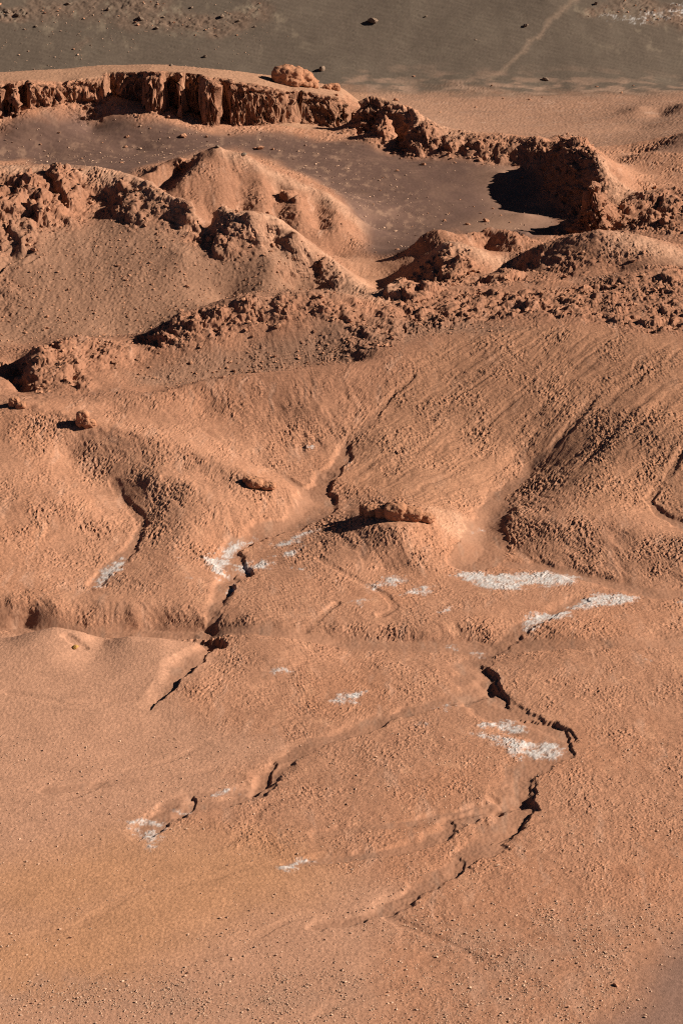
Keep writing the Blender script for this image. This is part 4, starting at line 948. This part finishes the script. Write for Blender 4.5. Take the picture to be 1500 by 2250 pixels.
def put(name, me, x, y, d, label, cat, group=None, flat=.8, sink=.3):
    o = bpy.data.objects.new(name, me); COL.objects.link(o)
    s_ = d / 2
    o.scale = (s_ * random.uniform(.85, 1.2), s_ * random.uniform(.8, 1.1), s_ * flat * random.uniform(.85, 1.15))
    o.rotation_euler = (random.uniform(-.3, .3), random.uniform(-.3, .3), random.uniform(0, 6.28))
    o.location = (x, y, ground_at(x, y) + o.scale[2] * (.72 - sink * 1.2))
    o["label"] = label; o["category"] = cat
    if group: o["group"] = group
    return o
def pixel_m(u, v):
    x, y = cast(u, v); return x, y, math.hypot(y, HC) / FPX
def boulders(lst, vs_, label, group, cat="boulder"):
    for k, it in enumerate(lst):
        u, v, w = it[:3]
        x, y, mpp = pixel_m(u, v)
        put("boulder", vs_[k % len(vs_)], x, y + w * mpp * .3, w * mpp, it[3] if len(it) > 3 else label, cat, None if len(it) > 3 else group)
boulders([(820, 54, 27, "largest dark boulder alone on the smooth grey dune slope"), (1155, 62, 15), (1198, 178, 16, "dark boulder with a black shadow at the toe of the grey dune"), (708, 158, 20, "pale boulder behind the end of the plateau rock"), (452, 128, 12), (375, 146, 12), (310, 46, 18), (345, 66, 11), (488, 42, 14), (525, 50, 10), (240, 25, 12), (150, 12, 13), (420, 20, 10), (360, 40, 9), (18, 34, 20), (40, 38, 16), (1310, 14, 12), (1045, 90, 7), (935, 38, 8), (80, 60, 9), (560, 62, 8)],
         V_DARK, "dark brown boulder on the grey dune slope", "boulders on the grey dune slope")
boulders([(909, 170, 7), (1163, 220, 9), (870, 222, 13), (1045, 237, 7), (1105, 218, 7), (966, 248, 7), (1190, 215, 6), (1365, 205, 7), (1310, 192, 7), (1230, 240, 5), (1080, 190, 6), (1390, 190, 6)],
         V_BLD, "small brown stone on the far pinkish valley floor", "stones on the far valley floor")
boulders([(279, 304, 12), (403, 303, 20, "largest pale boulder on the sand below the cliff alcoves"), (277, 325, 10), (454, 303, 9), (570, 331, 19, "pair-topped boulder on sand behind the pointed hill"), (560, 328, 10), (267, 358, 10), (930, 364, 14, "lone clay boulder on dark sand below the rubble slope"), (872, 377, 8), (370, 262, 11), (306, 260, 8), (255, 234, 9), (130, 295, 7), (180, 350, 6), (600, 330, 8), (505, 297, 6), (225, 315, 6), (90, 320, 6), (330, 285, 6)],
         V_BLD, "clay-coloured boulder on the sand below the cliff", "boulders below the cliff")
boulders([(1068, 488, 18, "clay boulder with dark shadow beside the basin's right-hand bank"), (976, 487, 10), (1027, 495, 12), (1082, 460, 8), (1055, 470, 6), (872, 550, 12, "pale boulder on the lip where sand meets the orange saddle"), (985, 470, 6), (1040, 455, 5), (1010, 440, 5), (940, 470, 5), (840, 392, 6), (820, 450, 6), (835, 420, 5), (1110, 440, 6), (1100, 475, 7), (1120, 490, 6), (905, 500, 5), (825, 555, 5), (1145, 392, 10), (960, 345, 8), (1000, 360, 6), (900, 345, 9), (985, 348, 9), (1060, 362, 6), (880, 350, 6), (1160, 372, 7)],
         V_BLD, "small clay boulder on the dark sand of the basin", "small boulders on the basin sand")
boulders([(1438, 415, 14), (1404, 404, 10), (1420, 420, 7)], V_BLD, "pale boulder at the right foot of the rock outcrop", "boulders at the foot of the outcrop")
boulders([(75, 560, 16), (278, 620, 9), (412, 634, 12), (105, 698, 11), (345, 520, 8), (235, 640, 7), (480, 600, 6), (150, 640, 7), (560, 610, 7), (330, 660, 6), (60, 680, 8), (610, 600, 7), (215, 700, 6), (430, 585, 6), (300, 560, 6)],
         V_BLD, "brown stone lying on the scree slope of the broad hill", "stones on the scree slope")
boulders([(420, 803, 10), (490, 833, 12), (500, 812, 9), (515, 820, 10), (478, 822, 9), (505, 800, 12), (385, 755, 16), (415, 742, 14), (455, 700, 12), (475, 728, 10), (540, 730, 10), (555, 742, 9), (620, 678, 14, "flat brown slab casting a dark shadow on the rubble ridge"), (535, 668, 13), (350, 780, 9), (330, 810, 8), (675, 798, 8), (700, 770, 9), (775, 760, 8), (560, 820, 7), (690, 735, 10), (655, 775, 7), (440, 770, 8), (720, 760, 7)],
         V_BLD, "brown boulder on the front slope of the rubble ridge", "boulders on the rubble ridge")
boulders([(535, 345, 15, "dark cap stone on the shoulder of the pointed orange hill"), (478, 327, 13, "small rock tip crowning the pointed orange hill")], V_DARK, "", "")
boulders([(165, 1428, 15, "yellow ochre stone on the smooth pink mound beside a short crack")], V_OCH, "", "")
boulders([(1353, 2168, 15, "largest pale stone at the edge of the purple-brown sand")], V_BLD, "", "")

def crag(name, lumps, mat, label, cat, amp=.35):
    """one rock: lumps given as (pixel column, pixel row of foot, width, height) merged into a single rough mesh"""
    bm = bmesh.new()
    x0, y0, mpp = pixel_m(lumps[0][0], lumps[0][1])
    zb = ground_at(x0, y0)
    for k, (u, v, w, h) in enumerate(lumps):
        x, y, q = pixel_m(u, v)
        if abs(y - y0) > 12: y = y0; x = (u - 750) / FPX * math.hypot(y0, HC)
        zg = ground_at(x, y)
        tmp = bmesh.new(); bmesh.ops.create_icosphere(tmp, subdivisions=5, radius=1)
        rw, rh = w * q / 2, h * q
        for vt in tmp.verts:
            p = vt.co
            # squarer than a ball: steep flanks, broken top
            k4 = (abs(p.x) ** 3 + abs(p.y) ** 3 + abs(p.z) ** 3) ** (1 / 3)
            p = p / max(k4, .3)
            vt.co = Vector((x - x0 + p.x * rw, y - y0 + p.y * rw * .9, zg - zb + (p.z * .62 + .38) * rh))
        me = bpy.data.meshes.new("t"); tmp.to_mesh(me); tmp.free(); bm.from_mesh(me); bpy.data.meshes.remove(me)
    bm.normal_update()
    co = np.array([v.co for v in bm.verts], F32); no = np.array([v.normal for v in bm.verts], F32)
    gx_, gy_, gz_ = co[:, 0] + x0, co[:, 1] + y0, co[:, 2]
    sc = amp / .35
    f1, f2, r1 = worley3(gx_ / 1.1 / sc, gy_ / 1.1 / sc, gz_ / .7 / sc, 601); a1, a2, r2 = worley3(gx_ / .45 / sc, gy_ / .45 / sc, gz_ / .35 / sc, 602)
    d = amp * ((r1 - .5) * .6 * sstep(.0, .12, f2 - f1) + .5 * (r2 - .5) * sstep(.0, .15, a2 - a1) + 1.0 * perlin3(gx_ / 1.8, gy_ / 1.8, gz_ / 1.4, 603) + .4 * perlin3(gx_ / .4, gy_ / .4, gz_ / .4, 604))
    co = co + no * d[:, None]
    for v, q in zip(bm.verts, co): v.co = q
    me = bpy.data.meshes.new(name); bm.to_mesh(me); bm.free()
    for q in me.polygons: q.use_smooth = True
    me.materials.append(mat)
    o = bpy.data.objects.new(name, me); COL.objects.link(o); o.location = (x0, y0, zb)
    o["label"] = label; o["category"] = cat
    return o
M_CRAG = stone_material("crag_rock", (.385, .178, .095), .32, 1.4, .18)
crag("rock_butte", [(868, 1138, 52, 32), (815, 1134, 34, 24), (798, 1133, 16, 24), (905, 1140, 46, 24), (842, 1137, 36, 25), (938, 1142, 36, 16)], M_CRAG, "small dark rock butte crowning the low hill between two washes", "rock butte", .22)
crag("rock_outcrop", [(632, 184, 66, 40), (655, 186, 66, 30), (678, 189, 44, 18)], M_CRAG, "pale rounded rock standing on top of the plateau behind the cliff rim", "rock outcrop", .4)
crag("rock_outcrop", [(735, 196, 26, 14), (718, 194, 20, 10)], M_CRAG, "small low pale rock at the right end of the plateau top", "rock outcrop", .25)
crag("rock_pinnacle", [(183, 930, 30, 28), (198, 934, 28, 16)], M_CRAG, "small pointed rock standing on the low spur with a shadow on its left", "rock", .18)
crag("rock_pinnacle", [(33, 892, 26, 20), (45, 896, 24, 12)], M_CRAG, "small dark rock at the upper end of the low spur", "rock", .18)
crag("rock_ledge", [(560, 1066, 40, 16), (590, 1074, 34, 12), (545, 1060, 20, 12)], M_CRAG, "low dark rock ledge near the lower end of the spur", "rock", .15)

# loose stones: the larger ones singly, the rest as one scatter
DX = np.abs(np.gradient(X, axis=1)); DY = np.abs(np.gradient(Y, axis=0)); AREA = (DX * DY).astype(np.float64)
def scatter(mask, count, seed):
    r = np.random.default_rng(seed)
    p = (mask.astype(np.float64) * AREA).ravel(); p[~np.isfinite(p)] = 0; p /= p.sum()
    k = r.choice(p.size, size=count, p=p)
    return k, r
inview = ((U > -60) & (U < 1560) & (V > -30) & (V < 2290)).astype(F32)
nearb = inview * (Y < 215) * (1 - BED) * np.clip(.07 + 1.0 * GREYP * np.clip(.35 + 2.2 * fbm(X / 3, Y / 4, 4, 702, .65), 0, 2) + .5 * (1 - sstep(168, 196, Y + 14 * fbm(X / 9, Y / 9, 3, 703))) * np.clip(.1 + 2.6 * fbm(X / 3.5, Y / 4.5, 4, 701, .65), 0, 2.2), 0, 2) * (1 - .985 * PURP) * (1 - .85 * OCHRE * sstep(168, 176, Y))
fars = inview * np.clip(BASIN * np.maximum(strip([(0, 345), (200, 345), (420, 330), (600, 320), (700, 350), (800, 420), (830, 480)], 8, 6), .2), 0, 1)
fars = np.maximum(fars, .35 * inview * BASIN * strip([(0, 285), (240, 240), (500, 295), (800, 310), (1150, 375), (1180, 470), (1000, 500)], 5, 4))
fars = np.maximum(fars, .5 * inview * FARD * strip([(0, 150), (60, 140), (200, 60), (500, 60)], 9, 7))
rubs = inview * np.clip(RUB * (1 - ROCK), 0, 1) * (Y > 290)
mids = inview * np.clip(SCREE * .6 + RDARK, 0, 1) * (Y > 290)
groups = [(nearb, 17000, .082, .50, .30, 11), (fars, 1000, .22, .38, .75, 12), (rubs, 1300, .42, .40, 1.3, 13), (mids, 1700, .24, .35, .7, 14)]
base_v = [np.array([v.co for v in m.vertices], F32) for m in STONE]
base_f = [np.array([list(p.vertices) for p in m.polygons], np.int32) for m in STONE]
XF, YF, ZF = X.ravel(), Y.ravel(), Z.ravel()
def field(name, one, mask, count, med, sig, mx, seed, single, label, slabel, group, mat, vset):
    k, r = scatter(mask, count, seed)
    d = np.minimum(med * np.exp(sig * r.normal(size=count)), mx)
    order = np.argsort(-d)
    for q in order[:single]:
        x, y = float(XF[k[q]]), float(YF[k[q]])
        o = put(one, vset[int(q) % len(vset)], x, y, float(d[q]), slabel, "stone" if one == "stone" else one.split("_")[-1], group)
        o.location.z = float(ZF[k[q]]) + o.scale[2] * .36
    PV, PF, off = [], [], 0
    for q in order[single:]:
        b = int(r.integers(len(base_v)))
        a = r.uniform(0, 6.28); ca, sa = math.cos(a), math.sin(a)
        v = base_v[b] * (d[q] / 2 * r.uniform(.8, 1.2, 3).astype(F32))
        v = np.stack([v[:, 0] * ca - v[:, 1] * sa, v[:, 0] * sa + v[:, 1] * ca, v[:, 2] * .85], 1)
        v = v + np.array([XF[k[q]], YF[k[q]], ZF[k[q]] + d[q] * .14], F32)
        PV.append(v); PF.append(base_f[b] + off); off += len(v)
    P = np.concatenate(PV); F = np.concatenate(PF)
    me = mesh_from(name, P, F, smooth=False); me.materials.append(mat)
    o = bpy.data.objects.new(name, me); COL.objects.link(o)
    o["kind"] = "stuff"; o["label"] = label; o["category"] = "stones"
field("loose_stones", "stone", *groups[0], 220, "thousands of small pale stones strewn over the near valley floor", "pale clay stone among the gravel of the near floor", "larger stones on the near floor", M_PEB, V_PEB)
field("loose_stones", "basin_stone", *groups[1], 60, "small pale stones strewn over the dark sand slopes", "small pale stone on the dark sand slope of the basin", "pale stones on the dark sand", M_PEB, V_PEB)
field("loose_stones", "rubble_block", *groups[2], 180, "broken rubble stones along the rocky ridge crests", "broken block among the rubble of a ridge crest", "blocks on the ridge crests", M_BLD, V_RUB)
field("loose_stones", "scree_stone", *groups[3], 60, "small brown stones on the scree slopes", "brown pebble-like stone on a smooth scree slope", "loose stones on scree", M_BLD, V_RUB)
for m in BOULD + STONE:
    if m.users == 0: bpy.data.meshes.remove(m)
print("done", round(time.time() - T0, 1), "s;", len(scene.objects), "objects")
